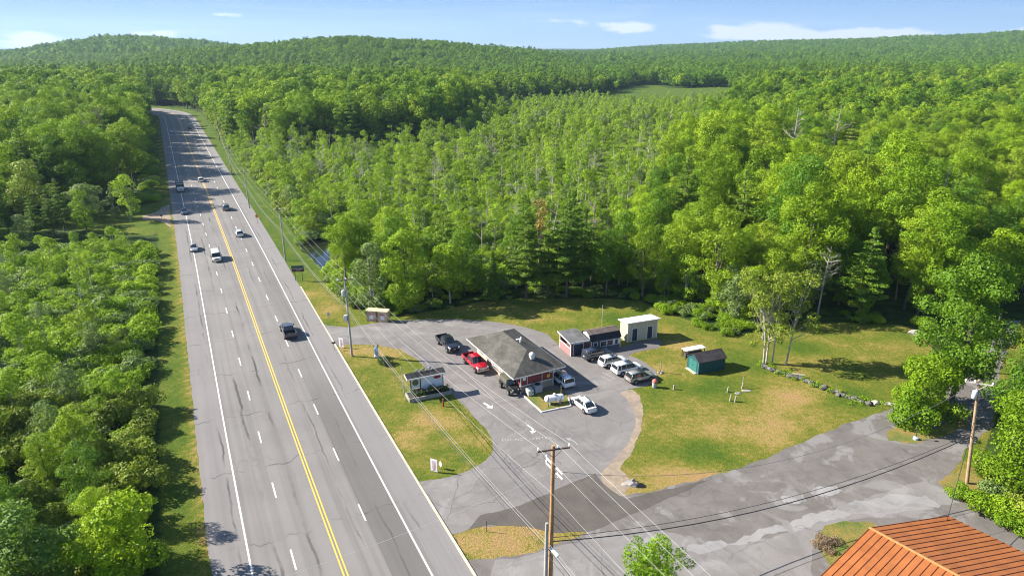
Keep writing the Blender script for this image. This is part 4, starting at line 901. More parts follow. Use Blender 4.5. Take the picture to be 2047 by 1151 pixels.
# distant hillside forest
X, Y, g = jitter_grid(-2300, 2300, 730, 1500, 8.2, 8); ok = view_ok(X, Y, 1.04); X, Y = X[ok], Y[ok]
ok = (sdist(FIELD, X, Y) > 6); X, Y = X[ok], Y[ok]
pts1 = [(x, y, s_, r_) for x, y, s_, r_ in zip(X, Y, g.uniform(.75, 1.25, len(X)), g.random(len(X)) * 6.28)]
X, Y, g = jitter_grid(-3600, 3600, 1500, 3500, 15, 9); ok = view_ok(X, Y, 1.04); X, Y = X[ok], Y[ok]
pts2 = [(x, y, s_, r_) for x, y, s_, r_ in zip(X, Y, g.uniform(1.1, 1.7, len(X)), g.random(len(X)) * 6.28)]
gn_stuff('hill_forest', 'dense green forest covering the middle hill and valley', 'forest', pts1, [FAR[0], FAR[1], FAR[2], FAR[3], FAR[0], FAR[2]])
gn_stuff('ridge_forest', 'hazy blue green forest covering the far ridges', 'forest', pts2, [FAR[0], FAR[1], FAR[2], FAR[3], FAR[0]])
print('items', len(items), {k_: len(v_) for k_, v_ in byk.items()}, len(pts1), len(pts2))

# ---------------------------------------------------------------- haze
def haze():
    mb = MB().box(-7600, -700, -60, 7600, 9600, 330); m = bpy.data.materials.new('haze'); m.use_nodes = True; nt = m.node_tree; nt.nodes.clear(); k = N(nt)
    out = k.n('ShaderNodeOutputMaterial'); v = k.n('ShaderNodeVolumePrincipled'); v.inputs['Color'].default_value = (0.52, 0.74, 0.95, 1); v.inputs['Density'].default_value = 0.00007; v.inputs['Anisotropy'].default_value = 0.2
    k.l(v.outputs[0], out.inputs['Volume']); o = mb.build('haze', m); tag(o, None, None, None, 'stuff'); o['label'] = 'thin pale blue summer haze over the far hills'
haze()
#@@PART3
# ================================================================ VEHICLES
GLASS = mat('dark car glass', (0.02, 0.025, 0.03), 0.06, 0.05, 3, 0, 0, 0.8)
TYRE = mat('tyre rubber', (0.02, 0.02, 0.02), 0.85, 0.1); RIM = mat('alloy rim', (0.45, 0.45, 0.46), 0.3, 0.1, 3, 0, .8); BLK = mat('black plastic', (0.025, 0.025, 0.028), 0.6, 0.1)
CHR = mat('chrome', (0.65, 0.65, 0.66), 0.2, 0.05, 3, 0, 1); REDL = mat('red lamp', (0.45, 0.02, 0.02), 0.25, 0.05); HEADL = mat('head lamp', (0.8, 0.82, 0.85), 0.1, 0.05); PLATE = mat('licence plate', (0.75, 0.68, 0.4), 0.5, 0.1)
def paintm(name, col, metal=0.0): return mat('car paint ' + name, col, 0.28, 0.04, 1.0, 0, metal, 0.5, 1.0)
def ring(x, hw, z0, z1, n=5):
    h = z1 - z0
    half = [(0.72, 0), (0.93, .10), (1.0, .38), (0.985, .68), (0.90, .93), (0.70, 1.0)]
    return [Vector((x, hw * a, z0 + h * b)) for a, b in half] + [Vector((x, -hw * a, z0 + h * b)) for a, b in half[::-1]]
WH = {}
def wheel(parent, x, y, r, w=.24, rim=RIM):
    key = (r, w, rim.name)
    if key not in WH:
        M_ = Matrix.Rotation(math.pi / 2, 4, 'X')
        t = MB().lathe([(r * .62, -w / 2), (r * .93, -w / 2), (r, -w * .35), (r, w * .35), (r * .93, w / 2), (r * .62, w / 2)], n=20, M=M_).mesh('tyre', TYRE, 0, 'sharp')
        q = MB().lathe([(r * .64, -w * .52), (r * .55, -w * .52), (r * .5, -w * .40), (r * .5, w * .40), (r * .55, w * .52), (r * .64, w * .52)], n=16, M=M_)
        for a in range(5):
            for sg in (-1, 1): q.box(-r * .07, sg * w * .53 - .01, 0, r * .07, sg * w * .53 + .01, r * .6, Matrix.Rotation(a * 2 * math.pi / 5, 4, 'Y'))
        WH[key] = (t, q.mesh('rim', rim))
    wo = bpy.data.objects.new('wheel', WH[key][0]); link(wo, parent); wo.location = (x, y, r)
    link(bpy.data.objects.new('rim', WH[key][1]), wo)
SPECS = {
 'suv': dict(L=4.65, W=1.88, st=[(-1, .42, .84, .78), (-.975, .36, 1.0, .88), (-.6, .28, 1.03, .97), (-.1, .27, 1.0, 1.0), (.35, .27, .99, .99), (.70, .29, .94, .95), (.92, .34, .82, .86), (1, .42, .70, .72)], cab=(-2.18, 1.18, -1.88, .32, .99, 1.62, .84, .64), r=.36, wb=1.36),
 'boxsuv': dict(L=4.9, W=1.95, st=[(-1, .42, .95, .86), (-.985, .38, 1.08, .93), (-.6, .30, 1.09, .98), (-.1, .28, 1.07, 1.0), (.40, .28, 1.07, .99), (.75, .30, 1.03, .97), (.95, .36, .92, .90), (1, .42, .80, .78)], cab=(-2.36, 1.25, -2.18, .55, 1.07, 1.72, .87, .72), r=.38, wb=1.45),
 'hatch': dict(L=4.5, W=1.75, st=[(-1, .36, .80, .80), (-.97, .3, .98, .90), (-.6, .24, .96, .97), (-.1, .22, .90, 1.0), (.35, .22, .88, .99), (.70, .24, .80, .95), (.93, .30, .68, .82), (1, .36, .58, .66)], cab=(-2.12, 1.40, -1.15, .32, .9, 1.45, .76, .60), r=.33, wb=1.35),
 'sedan': dict(L=4.8, W=1.83, st=[(-1, .36, .84, .80), (-.97, .3, .95, .90), (-.6, .24, .96, .97), (-.1, .22, .93, 1.0), (.35, .22, .92, .99), (.70, .24, .86, .95), (.93, .30, .74, .82), (1, .36, .60, .66)], cab=(-1.65, 1.2, -1.0, .25, .93, 1.43, .80, .58), r=.34, wb=1.4),
}
def lamp_pair(parent, name, m, x, y, z, sx, sy, sz):
    for sg in (-1, 1): MB().cb((0, 0, 0), (sx, sy, sz)).build(name, m, parent, .02).location = (x, sg * y, z)
def car(kind, name, label, pos, ang, col, cname, rim=RIM, sunroof=False, roofcol=None, rack=False, clad=False, group=None, metal=0.0):
    sp = SPECS[kind]; L2 = sp['L'] / 2; hw = sp['W'] / 2; pm = paintm(cname, col, metal); t = thing(name, label, 'car', (*pos, .022), R(ang), group)
    MB().loft([ring(a * L2, w * hw, z0, z1) for a, z0, z1, w in sp['st']]).build('body', pm, t, 0, 'sharp')
    x0, x1, u0, u1, zb, zt, wb_, wt = sp['cab']; cb = MB()
    def cr(x, w, z): return [Vector((x, w, z)), Vector((x, -w, z))]
    base = [Vector((x0, wb_ * .94, zb - .06)), Vector((x1 - .1, wb_ * .96, zb - .06)), Vector((x1, wb_ * .6, zb - .08)), Vector((x1, -wb_ * .6, zb - .08)), Vector((x1 - .1, -wb_ * .96, zb - .06)), Vector((x0, -wb_ * .94, zb - .06))]
    top = [Vector((u0, wt, zt - .03)), Vector((u1 - .05, wt, zt - .03)), Vector((u1 + .03, wt * .6, zt - .02)), Vector((u1 + .03, -wt * .6, zt - .02)), Vector((u1 - .05, -wt, zt - .03)), Vector((u0, -wt, zt - .03))]
    mid = [a.lerp(b, .5) + Vector((0, .035 if a.y > 0 else -.035, .0)) for a, b in zip(base, top)]
    cb.loft([base, mid, top]); cb.build('windows', GLASS, t, 0, 'sharp')
    rf = MB().loft([[Vector((x, w, z)) for x, w, z in r_] for r_ in (
        [(u0 - .07, wt + .02, zt - .05), (u0 - .07, wt * .5, zt - .035), (u0 - .07, -wt * .5, zt - .035), (u0 - .07, -wt - .02, zt - .05), (u0 - .07, -wt + .05, zt - .09), (u0 - .07, wt - .05, zt - .09)],
        [((u0 + u1) / 2 - .2, wt + .045, zt - .01), ((u0 + u1) / 2 - .2, wt * .5, zt + .035), ((u0 + u1) / 2 - .2, -wt * .5, zt + .035), ((u0 + u1) / 2 - .2, -wt - .045, zt - .01), ((u0 + u1) / 2 - .2, -wt, zt - .06), ((u0 + u1) / 2 - .2, wt, zt - .06)],
        [(u1 + .02, wt + .02, zt - .035), (u1 + .06, wt * .5, zt - .0), (u1 + .06, -wt * .5, zt - .0), (u1 + .02, -wt - .02, zt - .035), (u1, -wt + .05, zt - .07), (u1, wt - .05, zt - .07)])])
    rf.build('roof', roofcol or pm, t, 0, True)
    pl = MB()
    for sg in (-1, 1):
        for (bx, tx, r_) in ((x0 + .05, u0, .06), (x1 - .12, u1 - .04, .028), (x0 * .42 + x1 * .58 - .35, (u0 * .5 + u1 * .5) + .02, .03), (x0 * .8 + x1 * .2, u0 * .82 + u1 * .18, .05)):
            b = Vector((bx, sg * wb_ * .955, zb - .05)); e = Vector((tx, sg * (wt + .012), zt - .04)); pl.tube([b, b.lerp(e, .5) + Vector((0, sg * .035, 0)), e], r_, 5)
    pl.build('pillar', pm if not roofcol else roofcol, t, 0, True)
    am = MB()
    for sx in (-1, 1):
        for sg in (-1, 1):
            am.lathe([(sp['r'] * 1.17, -.05), (sp['r'] * 1.17, .05)], c=(sx * sp['wb'], sg * (hw * .955), sp['r'] + .01), n=18, M=Matrix.Rotation(math.pi / 2, 4, 'X')); wheel(t, sx * sp['wb'], sg * (hw - .085), sp['r'], .22, rim)
    am.build('wheel_arch', BLK, t)
    if clad: MB().box(-sp['wb'] + .4, -hw * 1.005, .24, sp['wb'] - .4, hw * 1.005, .42).build('side_sill', BLK, t, .03)
    zl = sp['st'][1][2] - .14; zf = sp['st'][-1][2] - .02
    lamp_pair(t, 'tail_light', REDL, -L2 * .955, hw * .72, zl, .16, .26, .16); lamp_pair(t, 'headlight', HEADL, L2 * .925, hw * .66, zf + .04, .22, .30, .12)
    MB().cb((L2 * .985, 0, zf - .10), (.09, hw * .9, .16)).build('grille', BLK, t, .02)
    MB().cb((-L2 * .985, 0, .40), (.16, hw * 1.45, .16)).build('bumper', BLK if clad else pm, t, .04)
    MB().cb((-L2 - .005, 0, zl - .16), (.03, .34, .15)).build('licence_plate', PLATE, t)
    for sg in (-1, 1): MB().cb((x1 - .32, sg * (hw + .06), zb + .06), (.16, .2, .13)).build('mirror', pm, t, .04)
    if sunroof: MB().cb((u1 - .55, 0, zt + .035), (.62, wt * 1.15, .02)).build('sunroof', GLASS, t, .01)
    if rack:
        rk = MB()
        for sg in (-1, 1): rk.tube([(u0 + .1, sg * wt * .9, zt + .06), (u1 - .1, sg * wt * .9, zt + .06)], .025, 6)
        for q in (.3, .7): rk.tube([(u0 + (u1 - u0) * q, -wt * .9, zt + .07), (u0 + (u1 - u0) * q, wt * .9, zt + .07)], .022, 6)
        rk.build('roof_rack', BLK, t)
    return t
def pickup(label, pos, ang, col, cname, rim=RIM, chrome=True, lift=0.0, s=1.0):
    pm = paintm(cname, col); t = thing('pickup_truck', label, 'pickup truck', (*pos, .022), R(ang)); t.scale = (s, s, s); r = .42; k = lift
    fr = [(-.95, .50, 1.14, .98), (-.2, .48, 1.15, 1.0), (1.2, .48, 1.17, .99), (1.9, .50, 1.18, .97), (2.6, .55, 1.14, .93), (2.86, .6, 1.05, .84)]
    MB().loft([ring(x, w, z0 + k, z1 + k) for x, z0, z1, w in fr]).build('body', pm, t, 0, 'sharp')
    bd = MB(); y = .97
    for sg in (-1, 1): bd.box(-2.9, sg * y - .05, .58 + k, -.92, sg * y + .05, 1.20 + k)
    bd.box(-2.92, -y, .58 + k, -2.84, y, 1.19 + k); bd.build('bed', pm, t, .03)
    MB().box(-2.84, -y + .05, .70 + k, -.94, y - .05, .76 + k).build('bed_floor', BLK, t)
    zb, zt = 1.13 + k, 1.80 + k; base = [Vector((-.93, .86, zb)), Vector((1.18, .88, zb)), Vector((1.38, .6, zb)), Vector((1.38, -.6, zb)), Vector((1.18, -.88, zb)), Vector((-.93, -.86, zb))]
    top = [Vector((-.78, .70, zt)), Vector((.48, .70, zt)), Vector((.60, .45, zt)), Vector((.60, -.45, zt)), Vector((.48, -.70, zt)), Vector((-.78, -.70, zt))]
    MB().loft([base, top]).build('windows', GLASS, t)
    MB().box(-.86, -.74, zt - .02, .52, .74, zt + .06).build('roof', pm, t, .035)
    pl = MB()
    for sg in (-1, 1):
        for bx, tx, q in ((-.90, -.77, .055), (1.15, .48, .04), (.14, .02, .035)): pl.tube([(bx, sg * .87, zb), (tx, sg * .715, zt)], q, 5)
    pl.build('pillar', pm, t)
    am = MB()
    for sx in (-1.82, 1.92):
        for sg in (-1, 1): am.lathe([(r * 1.17, -.05), (r * 1.17, .05)], c=(sx, sg * .975, r + .03 + k * .6), n=18, M=Matrix.Rotation(math.pi / 2, 4, 'X')); wheel(t, sx, sg * .91, r, .28, rim)
    am.build('wheel_arch', BLK, t)
    cm = CHR if chrome else BLK
    MB().cb((2.88, 0, .88 + k), (.08, 1.15, .34)).build('grille', cm, t, .03); MB().cb((2.92, 0, .56 + k), (.2, 1.85, .2)).build('bumper', cm, t, .04); MB().cb((-2.98, 0, .58 + k), (.16, 1.85, .16)).build('bumper', CHR if chrome else BLK, t, .04)
    lamp_pair(t, 'headlight', HEADL, 2.84, .78, .92 + k, .12, .26, .26); lamp_pair(t, 'tail_light', REDL, -2.92, .93, .95 + k, .06, .13, .34)
    for sg in (-1, 1): MB().cb((1.05, sg * 1.12, 1.24 + k), (.16, .26, .24)).build('mirror', pm if chrome else BLK, t, .04)
    MB().cb((2.935, 0, .70 + k), (.02, .34, .16)).build('licence_plate', PLATE, t); return t
LOTA = -62; RA = 116.6
def GP(u, v, z=0): return G(u, v, z)
pickup('black four-door pickup truck with empty bed parked behind the red one', G(895, 694), LOTA, (.012, .013, .018), 'black', chrome=False, lift=.08)
pickup('shiny red four-door pickup truck with chrome grille parked beside the restaurant', G(950, 733), LOTA, (.40, .008, .022), 'red', lift=.08)
pickup('dark grey pickup truck driving away in the right highway lane near the lot entrance', G(577, 668), RA, (.05, .052, .058), 'dark grey', chrome=False)
car('boxsuv', 'parked_car', 'dark blue sport utility car parked in front of the small shed, leftmost of the row', (13.5, 98.7), 26, (.018, .025, .05), 'midnight', clad=True)
car('suv', 'parked_car', 'white rounded sport utility car parked second in the row beside the dark blue one', (15.7, 96.3), 26, (.74, .74, .72), 'white', sunroof=True)
car('boxsuv', 'parked_car', 'white boxy sport utility car parked third in the row with upright black tail lights', (17.5, 93.7), 26, (.76, .77, .77), 'white', sunroof=True, clad=True)
car('suv', 'parked_car', 'silver beige small sport utility car parked at the right end of the row', (19.0, 91.0), 26, (.36, .345, .32), 'silver', metal=.5, clad=True)
car('boxsuv', 'parked_car', 'white and black sport utility car with roof rack parked in the shade of the restaurant', (7.3, 90.2), 116, (.62, .65, .72), 'pearl', rack=True, clad=True)
car('hatch', 'parked_car', 'white rounded hatchback standing in the lot beside the fenced gas tank', (9.8, 82.9), 117, (.78, .78, .77), 'white')
def rp(u, v): return G(u, v)
car('sedan', 'car', 'silver car approaching in the outer left highway lane beside the white van', G(388, 500), RA - 180, (.45, .45, .44), 'silver grey', metal=.4)
car('sedan', 'car', 'dark blue car approaching in the outer left highway lane', G(369, 427), RA - 180, (.03, .05, .12), 'blue')
car('sedan', 'car', 'pale blue car approaching in the shaded far part of the highway', G(343, 265), RA - 180, (.45, .52, .62), 'pale blue')
car('suv', 'car', 'white sport utility car driving away beside the dump truck', G(402, 363), RA, (.72, .72, .72), 'white')
car('boxsuv', 'car', 'grey sport utility car driving away near the outer right highway line', G(452, 419), RA, (.17, .175, .18), 'grey', metal=.4)
car('suv', 'car', 'white sport utility car driving away in the right highway lane, ahead of the grey pickup', G(479, 471), RA, (.72, .71, .69), 'white')
car('sedan', 'car', 'black car driving away on the far shaded part of the highway', G(379, 258), RA, (.015, .015, .018), 'black')
car('sedan', 'car', 'white car driving away farthest along the highway bend', G(369.5, 236), RA + 3, (.7, .7, .7), 'white')
def van():
    pm = paintm('white', (.76, .76, .76)); t = thing('van', 'white passenger van approaching beside the yellow centre line', 'van', (*G(433, 519), .022), R(RA - 180))
    prof = [(-2.7, .45, 1.9, .90), (-2.65, .4, 2.05, .95), (0, .38, 2.1, 1.0), (1.1, .38, 2.08, 1.0), (1.3, .38, 2.0, 1.0)]
    MB().loft([ring(x, w, a, b) for x, a, b, w in prof]).build('body', pm, t, 0, 'sharp')
    MB().loft([ring(1.28, .99, .4, 1.25), ring(2.3, .95, .42, 1.12), ring(2.65, .82, .5, 1.0)]).build('hood', pm, t, 0, 'sharp')
    MB().loft([[Vector((1.28, .82, 1.98)), Vector((1.28, -.82, 1.98)), Vector((1.28, -.92, 1.2)), Vector((1.28, .92, 1.2))], [Vector((1.34, .78, 1.95)), Vector((1.34, -.78, 1.95)), Vector((1.95, -.9, 1.2)), Vector((1.95, .9, 1.2))]]).build('windshield', GLASS, t)
    for sg in (-1, 1): MB().cb((-.7, sg * .985, 1.6), (3.4, .03, .5)).build('windows', GLASS, t, .01); MB().cb((1.45, sg * 1.15, 1.3), (.15, .22, .28)).build('mirror', BLK, t, .03)
    lamp_pair(t, 'headlight', HEADL, 2.62, .66, .85, .1, .26, .2); MB().cb((2.66, 0, .83), (.06, .9, .22)).build('grille', BLK, t, .02); MB().cb((2.70, 0, .52), (.14, 1.8, .18)).build('bumper', CHR, t, .03)
    for sx in (-1.6, 1.85):
        for sg in (-1, 1): wheel(t, sx, sg * .9, .37, .24)
van()
def dump_truck():
    pm = paintm('white', (.74, .74, .74)); t = thing('dump_truck', 'white-cabbed dump truck with a dark body approaching at the edge of the tree shade', 'truck', (*G(361, 381), .022), R(RA - 180))
    MB().box(1.0, -1.1, .6, 3.0, 1.1, 1.7).build('cab', pm, t, .15); MB().loft([[Vector((1.0, y, 1.68)) for y in (-1, 1)] + [Vector((1.0, .9, 2.5)), Vector((1.0, -.9, 2.5))], [Vector((2.5, y, 1.68)) for y in (-1, 1)] + [Vector((2.1, .88, 2.45)), Vector((2.1, -.88, 2.45))]]).build('windshield', GLASS, t)
    MB().box(.95, -.98, 2.45, 2.15, .98, 2.56).build('roof', pm, t, .05); MB().box(3.0, -1.0, .65, 4.2, 1.0, 1.55).build('hood', pm, t, .15)
    b = MB().box(-4.2, -1.2, 1.0, .8, 1.2, 1.12)
    for sg in (-1, 1): b.box(-4.2, sg * 1.2 - .06, 1.0, .8, sg * 1.2 + .06, 2.7)
    b.box(.74, -1.2, 1.0, .86, 1.2, 2.9); b.box(-4.26, -1.2, 1.0, -4.14, 1.2, 2.6); b.build('dump_body', mat('dark grey steel', (.06, .06, .065), .6), t)
    MB().box(-4.0, -1.1, 2.2, .7, 1.1, 2.45).build('load', mat('pale gravel load', (.4, .37, .33), .95, .3, 2), t, .1); MB().box(-4.1, -.45, .6, 4.0, .45, .95).build('chassis', BLK, t)
    lamp_pair(t, 'headlight', HEADL, 4.2, .8, 1.0, .08, .25, .2); MB().cb((4.22, 0, 1.1), (.06, 1.0, .6)).build('grille', CHR, t, .02); MB().cb((4.3, 0, .6), (.15, 2.1, .25)).build('bumper', CHR, t, .03)
    for sx in (-3.2, -2.1, 3.1):
        for sg in (-1, 1): wheel(t, sx, sg * 1.0, .5, .3)
dump_truck()
def jeep():
    DK = paintm('charcoal', (.022, .024, .024)); CV = mat('khaki canvas', (.10, .098, .07), .9, .2, 2, .2); t = thing('off_road_car', 'dark off-road car with a khaki canvas top parked at the restaurant corner', 'off-road car', (-.3, 87.9, .022), R(LOTA - 2))
    MB().box(-2.0, -.78, .62, .55, .78, 1.18).build('body', DK, t, .05); MB().loft([[Vector((.5, y, z)) for y, z in ((-.66, .7), (.66, .7), (.66, 1.17), (-.66, 1.17))], [Vector((1.85, y, z)) for y, z in ((-.56, .72), (.56, .72), (.54, 1.08), (-.54, 1.08))]]).build('hood', DK, t, .05, )
    MB().loft([[Vector((-2.02, y, z)) for y, z in ((-.76, 1.15), (.76, 1.15), (.66, 1.82), (-.66, 1.82))], [Vector((.30, y, z)) for y, z in ((-.74, 1.15), (.74, 1.15), (.66, 1.86), (-.66, 1.86))]]).build('canvas_top', CV, t, .04)
    MB().box(-1.98, -.72, 1.845, .42, .72, 1.91).build('roof', CV, t, .03)
    MB().loft([[Vector((.34, y, 1.84)) for y in (-.62, .62)] + [Vector((.56, .66, 1.2)), Vector((.56, -.66, 1.2))], [Vector((.39, y, 1.84)) for y in (-.62, .62)] + [Vector((.61, .66, 1.2)), Vector((.61, -.66, 1.2))]]).build('windshield', GLASS, t)
    wf = MB().tube([(.6, -.72, 1.15), (.38, -.68, 1.9), (.38, .68, 1.9), (.6, .72, 1.15)], .035, 6); wf.build('windshield_frame', DK, t)
    for sx, x0_, x1_ in ((1.25, .7, 1.8), (-1.3, -1.75, -.8)):
        for sg in (-1, 1): MB().box(x0_, sg * .92 - .17, .93, x1_, sg * .92 + .17, .99).build('fender', BLK, t, .03); wheel(t, sx, sg * .84, .42, .30)
    lamp_pair(t, 'headlight', HEADL, 1.87, .42, .92, .06, .2, .2); MB().cb((1.87, 0, .9), (.05, .6, .3)).build('grille', BLK, t); MB().cb((2.05, 0, .62), (.2, 1.6, .16)).build('bumper', BLK, t, .03)
    M_ = Matrix.Rotation(math.pi / 2, 4, 'Y'); MB().lathe([(.2, -.12), (.4, -.12), (.4, .12), (.2, .12)], c=(-2.18, 0, 1.05), n=20, M=M_).build('spare_wheel', TYRE, t)
    MB().lathe([(.1, -.02), (.11, .02)], c=(.2, .90, 1.35), n=12, M=M_).build('mirror', CHR, t)
jeep()

# ================================================================ BUILDINGS
WHT = mat('white trim', (.72, .71, .68), .6, .06, 2); REDS = stripemat('red siding', (.20, .032, .035), .25, 2, .35); TANS = stripemat('tan block base', (.34, .29, .2), .2, 2, .35, .9, .15); SALM = stripemat('salmon red boards', (.52, .17, .17), .2, 2, .25)
def shingle(name, c, var=.25):
    if name in MC: return MC[name]
    m, k, b, out = newmat(name); tc = k.n('ShaderNodeTexCoord').outputs['Object']; br = k.n('ShaderNodeTexBrick'); br.inputs['Scale'].default_value = 3.0; br.inputs['Mortar Size'].default_value = .02
    br.inputs['Color1'].default_value = (*[v * (1 - var) for v in c], 1); br.inputs['Color2'].default_value = (*[v * (1 + var) for v in c], 1); br.inputs['Mortar'].default_value = (*[v * .6 for v in c], 1); k.l(tc, br.inputs['Vector'])
    mp = k.n('ShaderNodeMapping'); mp.inputs['Scale'].default_value = (.9, .35, .9); k.l(tc, mp.inputs['Vector'])
    cc = k.mix(k.mr(k.noise(mp.outputs[0], 1.0, 6, .65, .6), .40, .66), br.outputs['Color'], tuple(v * .5 for v in c)); cc = k.mix(k.mr(k.noise(tc, .5, 5), .5, .75, 0, .6), cc, tuple(min(1, v * 1.6) for v in c)); cc = k.mix(k.mr(k.noise(tc, 9, 3), .3, .7, 0, .35), cc, tuple(v * .6 for v in c))
    k.l(cc, b.inputs['Base Color']); b.inputs['Roughness'].default_value = .95; b.inputs['Specular IOR Level'].default_value = .15; MC[name] = m; return m
def hip(w, l, z, zr, a, b, th=.12):
    """hip roof shell: w along x, l along y, ridge from y=a to y=b"""
    c = w / 2; mb = MB(); v = [(0, 0, z), (w, 0, z), (w, l, z), (0, l, z), (c, a, zr), (c, b, zr), (0, 0, z - th), (w, 0, z - th), (w, l, z - th), (0, l, z - th)]
    return mb.add(v, [(0, 1, 4), (1, 2, 5, 4), (2, 3, 5), (3, 0, 4, 5), (9, 8, 7, 6)])
def restaurant():
    t = thing('restaurant', 'single-storey red and tan restaurant with a hipped dark grey shingle roof', 'restaurant', (0.2, 85.6, 0), R(28)); W_, L_ = 8.6, 15.8
    hip(W_, L_, 3.0, 4.95, 3.8, 11.7).build('roof', shingle('roof shingles', (.118, .112, .098)), t)
    rf = [o for o in t.children if o.name.startswith('roof')][0]
    fc = MB(); fc.box(-.03, -.05, 2.80, W_ + .03, 0, 2.98); fc.box(-.03, L_, 2.80, W_ + .03, L_ + .05, 2.98); fc.box(-.05, 0, 2.80, -.0, L_, 2.98); fc.box(W_, 0, 2.80, W_ + .05, L_, 2.98); fc.build('fascia', mat('weathered white fascia', (.50, .48, .45), .7, .15, 2), rf)
    w = MB().box(1.5, .7, 1.1, 6.9, 15.0, 2.84); w.build('wall', REDS, t); MB().box(1.47, .67, 0, 6.93, 15.03, 1.1).build('base_wall', TANS, t)
    MB().box(1.44, 1.6, 0, 1.47, 15.0, 2.7).build('side_wall', mat('cream stucco', (.55, .40, .31), .9, .12, 1.5), t)
    tr = MB().box(1.45, .63, 1.08, 6.95, .668, 1.18); tr.box(1.42, .62, 0, 1.58, .668, 2.8)
    for x in (2.55, 5.0): tr.box(x, .64, 1.18, x + .06, .668, 2.8)
    tr.box(4.98, .64, 0, 5.08, .668, 1.08); tr.box(6.85, .63, 0, 6.95, .668, 2.8); tr.build('trim', WHT, t)
    MB().cb((2.1, .66, 2.2), (.5, .04, .55)).build('notice_board', WHT, t, .01); MB().cb((6.1, .66, 1.75), (.5, .04, .5)).build('yellow_sign', mat('yellow sign', (.6, .42, .06), .6), t, .01)
    MB().box(5.9, .1, 2.55, 6.9, .62, 2.62).build('awning', WHT, t)
    fr = MB()
    for y in (3.0, 5.4, 7.8, 10.2, 12.6): f = MB().box(1.38, y, 1.0, 1.438, y + 1.6, 2.1).build('window', WHT, t); MB().box(1.36, y + .08, 1.08, 1.378, y + 1.52, 2.02).build('pane', GLASS, f)
    for y in (3.0, 7.5, 12): f = MB().box(6.93, y, 1.2, 6.99, y + 1.4, 2.2).build('window', WHT, t); MB().box(6.992, y + .08, 1.28, 7.01, y + 1.32, 2.12).build('pane', GLASS, f)
    MB().box(1.0, 6.2, .9, 1.43, 9.0, 1.0).build('counter', mat('steel counter', (.5, .5, .5), .35, .05, 2, 0, .8), t)
    mb = MB().box(-.14, -.14, 0, .14, .14, 0)
    vb = MB().box(-.28, -.28, 0, .28, .28, .45); vb.lathe([(.3, .45), (.42, .5), (.45, .62), (.38, .82), (.2, .95), (.05, .97)], n=16); vb.build('exhaust_fan', mat('galvanised white', (.62, .62, .6), .45, .1), rf, 0, 'sharp', (4.3, 2.4, 4.15))
    for (x, y, h) in ((4.9, 7.0, .7), (5.6, 8.0, .5)): MB().tube([(0, 0, -.3), (0, 0, h)], .09, 10).build('vent_pipe', WHT, rf, 0, True, (x, y, 4.6))
    MB().cb((0, 0, 0), (.7, .4, .14)).build('roof_vent', WHT, rf, .04, False, (5.3, 8.4, 4.62))
restaurant()
def door(parent, w, h, x, y, m, trim=WHT, z=0, ax='x'):
    f = MB()
    f.box(x - .09, y - .045, z, x, y, z + h + .09); f.box(x + w, y - .045, z, x + w + .09, y, z + h + .09); f.box(x, y - .045, z + h, x + w, y, z + h + .09)
    d = MB().box(x, y - .03, z, x + w, y, z + h).build('door', m, parent); f.build('door_frame', trim, d); MB().cb((x + w * .88, y - .05, z + h * .48), (.05, .05, .12)).build('handle', BLK, d); return d
NAVY = stripemat('dark blue boards', (.03, .033, .06), .15, 0, .3)
def red_shed():
    t = thing('lean_to_shed', 'small red shed with a flat grey lean-to roof and an open upper left side', 'shed', (9.35, 99.2, 0), R(22))
    MB().box(0, 0, 0, .08, 4.0, 1.25).build('side_wall', SALM, t); MB().box(.08, 0, 0, 3.0, .08, 2.3).build('front_wall', stripemat('dark red boards', (.22, .04, .045), .2, 2, .25), t); MB().box(2.92, .08, 0, 3.0, 4.0, 2.4).build('side_wall', SALM, t); MB().box(.08, 3.92, 0, 2.92, 4.0, 2.5).build('back_wall', SALM, t)
    p = MB()
    for x, y in ((-.02, -.03), (-.02, 3.9)): p.box(x, y, 0, x + .12, y + .12, 2.35)
    p.box(-.03, 0, 1.25, .1, 4.0, 1.33); p.build('post', WHT, t); door(t, 1.7, 1.95, .5, 0, NAVY)
    r = MB(); r.add([(-.3, -.3, 2.32), (3.2, -.3, 2.32), (3.2, 4.3, 2.62), (-.3, 4.3, 2.62), (-.3, -.3, 2.44), (3.2, -.3, 2.44), (3.2, 4.3, 2.74), (-.3, 4.3, 2.74)], [(0, 3, 2, 1), (4, 5, 6, 7), (0, 1, 5, 4), (1, 2, 6, 5), (2, 3, 7, 6), (3, 0, 4, 7)])
    rf = r.build('roof', shingle('grey felt', (.16, .16, .16), .08), t); MB().box(-.34, -.34, 2.26, 3.24, -.302, 2.47).build('fascia', WHT, rf); MB().add([(-.34, -.3, 2.28), (-.302, -.3, 2.28), (-.302, 4.3, 2.58), (-.34, 4.3, 2.58), (-.34, -.3, 2.47), (-.302, -.3, 2.47), (-.302, 4.3, 2.77), (-.34, 4.3, 2.77)], [(0, 3, 2, 1), (4, 5, 6, 7), (0, 1, 5, 4), (1, 2, 6, 5), (2, 3, 7, 6), (3, 0, 4, 7)]).build('fascia', WHT, rf)
    MB().box(.4, 1.0, 0, 2.4, 3.0, 1.0).build('stored_boxes', mat('brown boxes', (.2, .1, .06), .9), t)
red_shed()
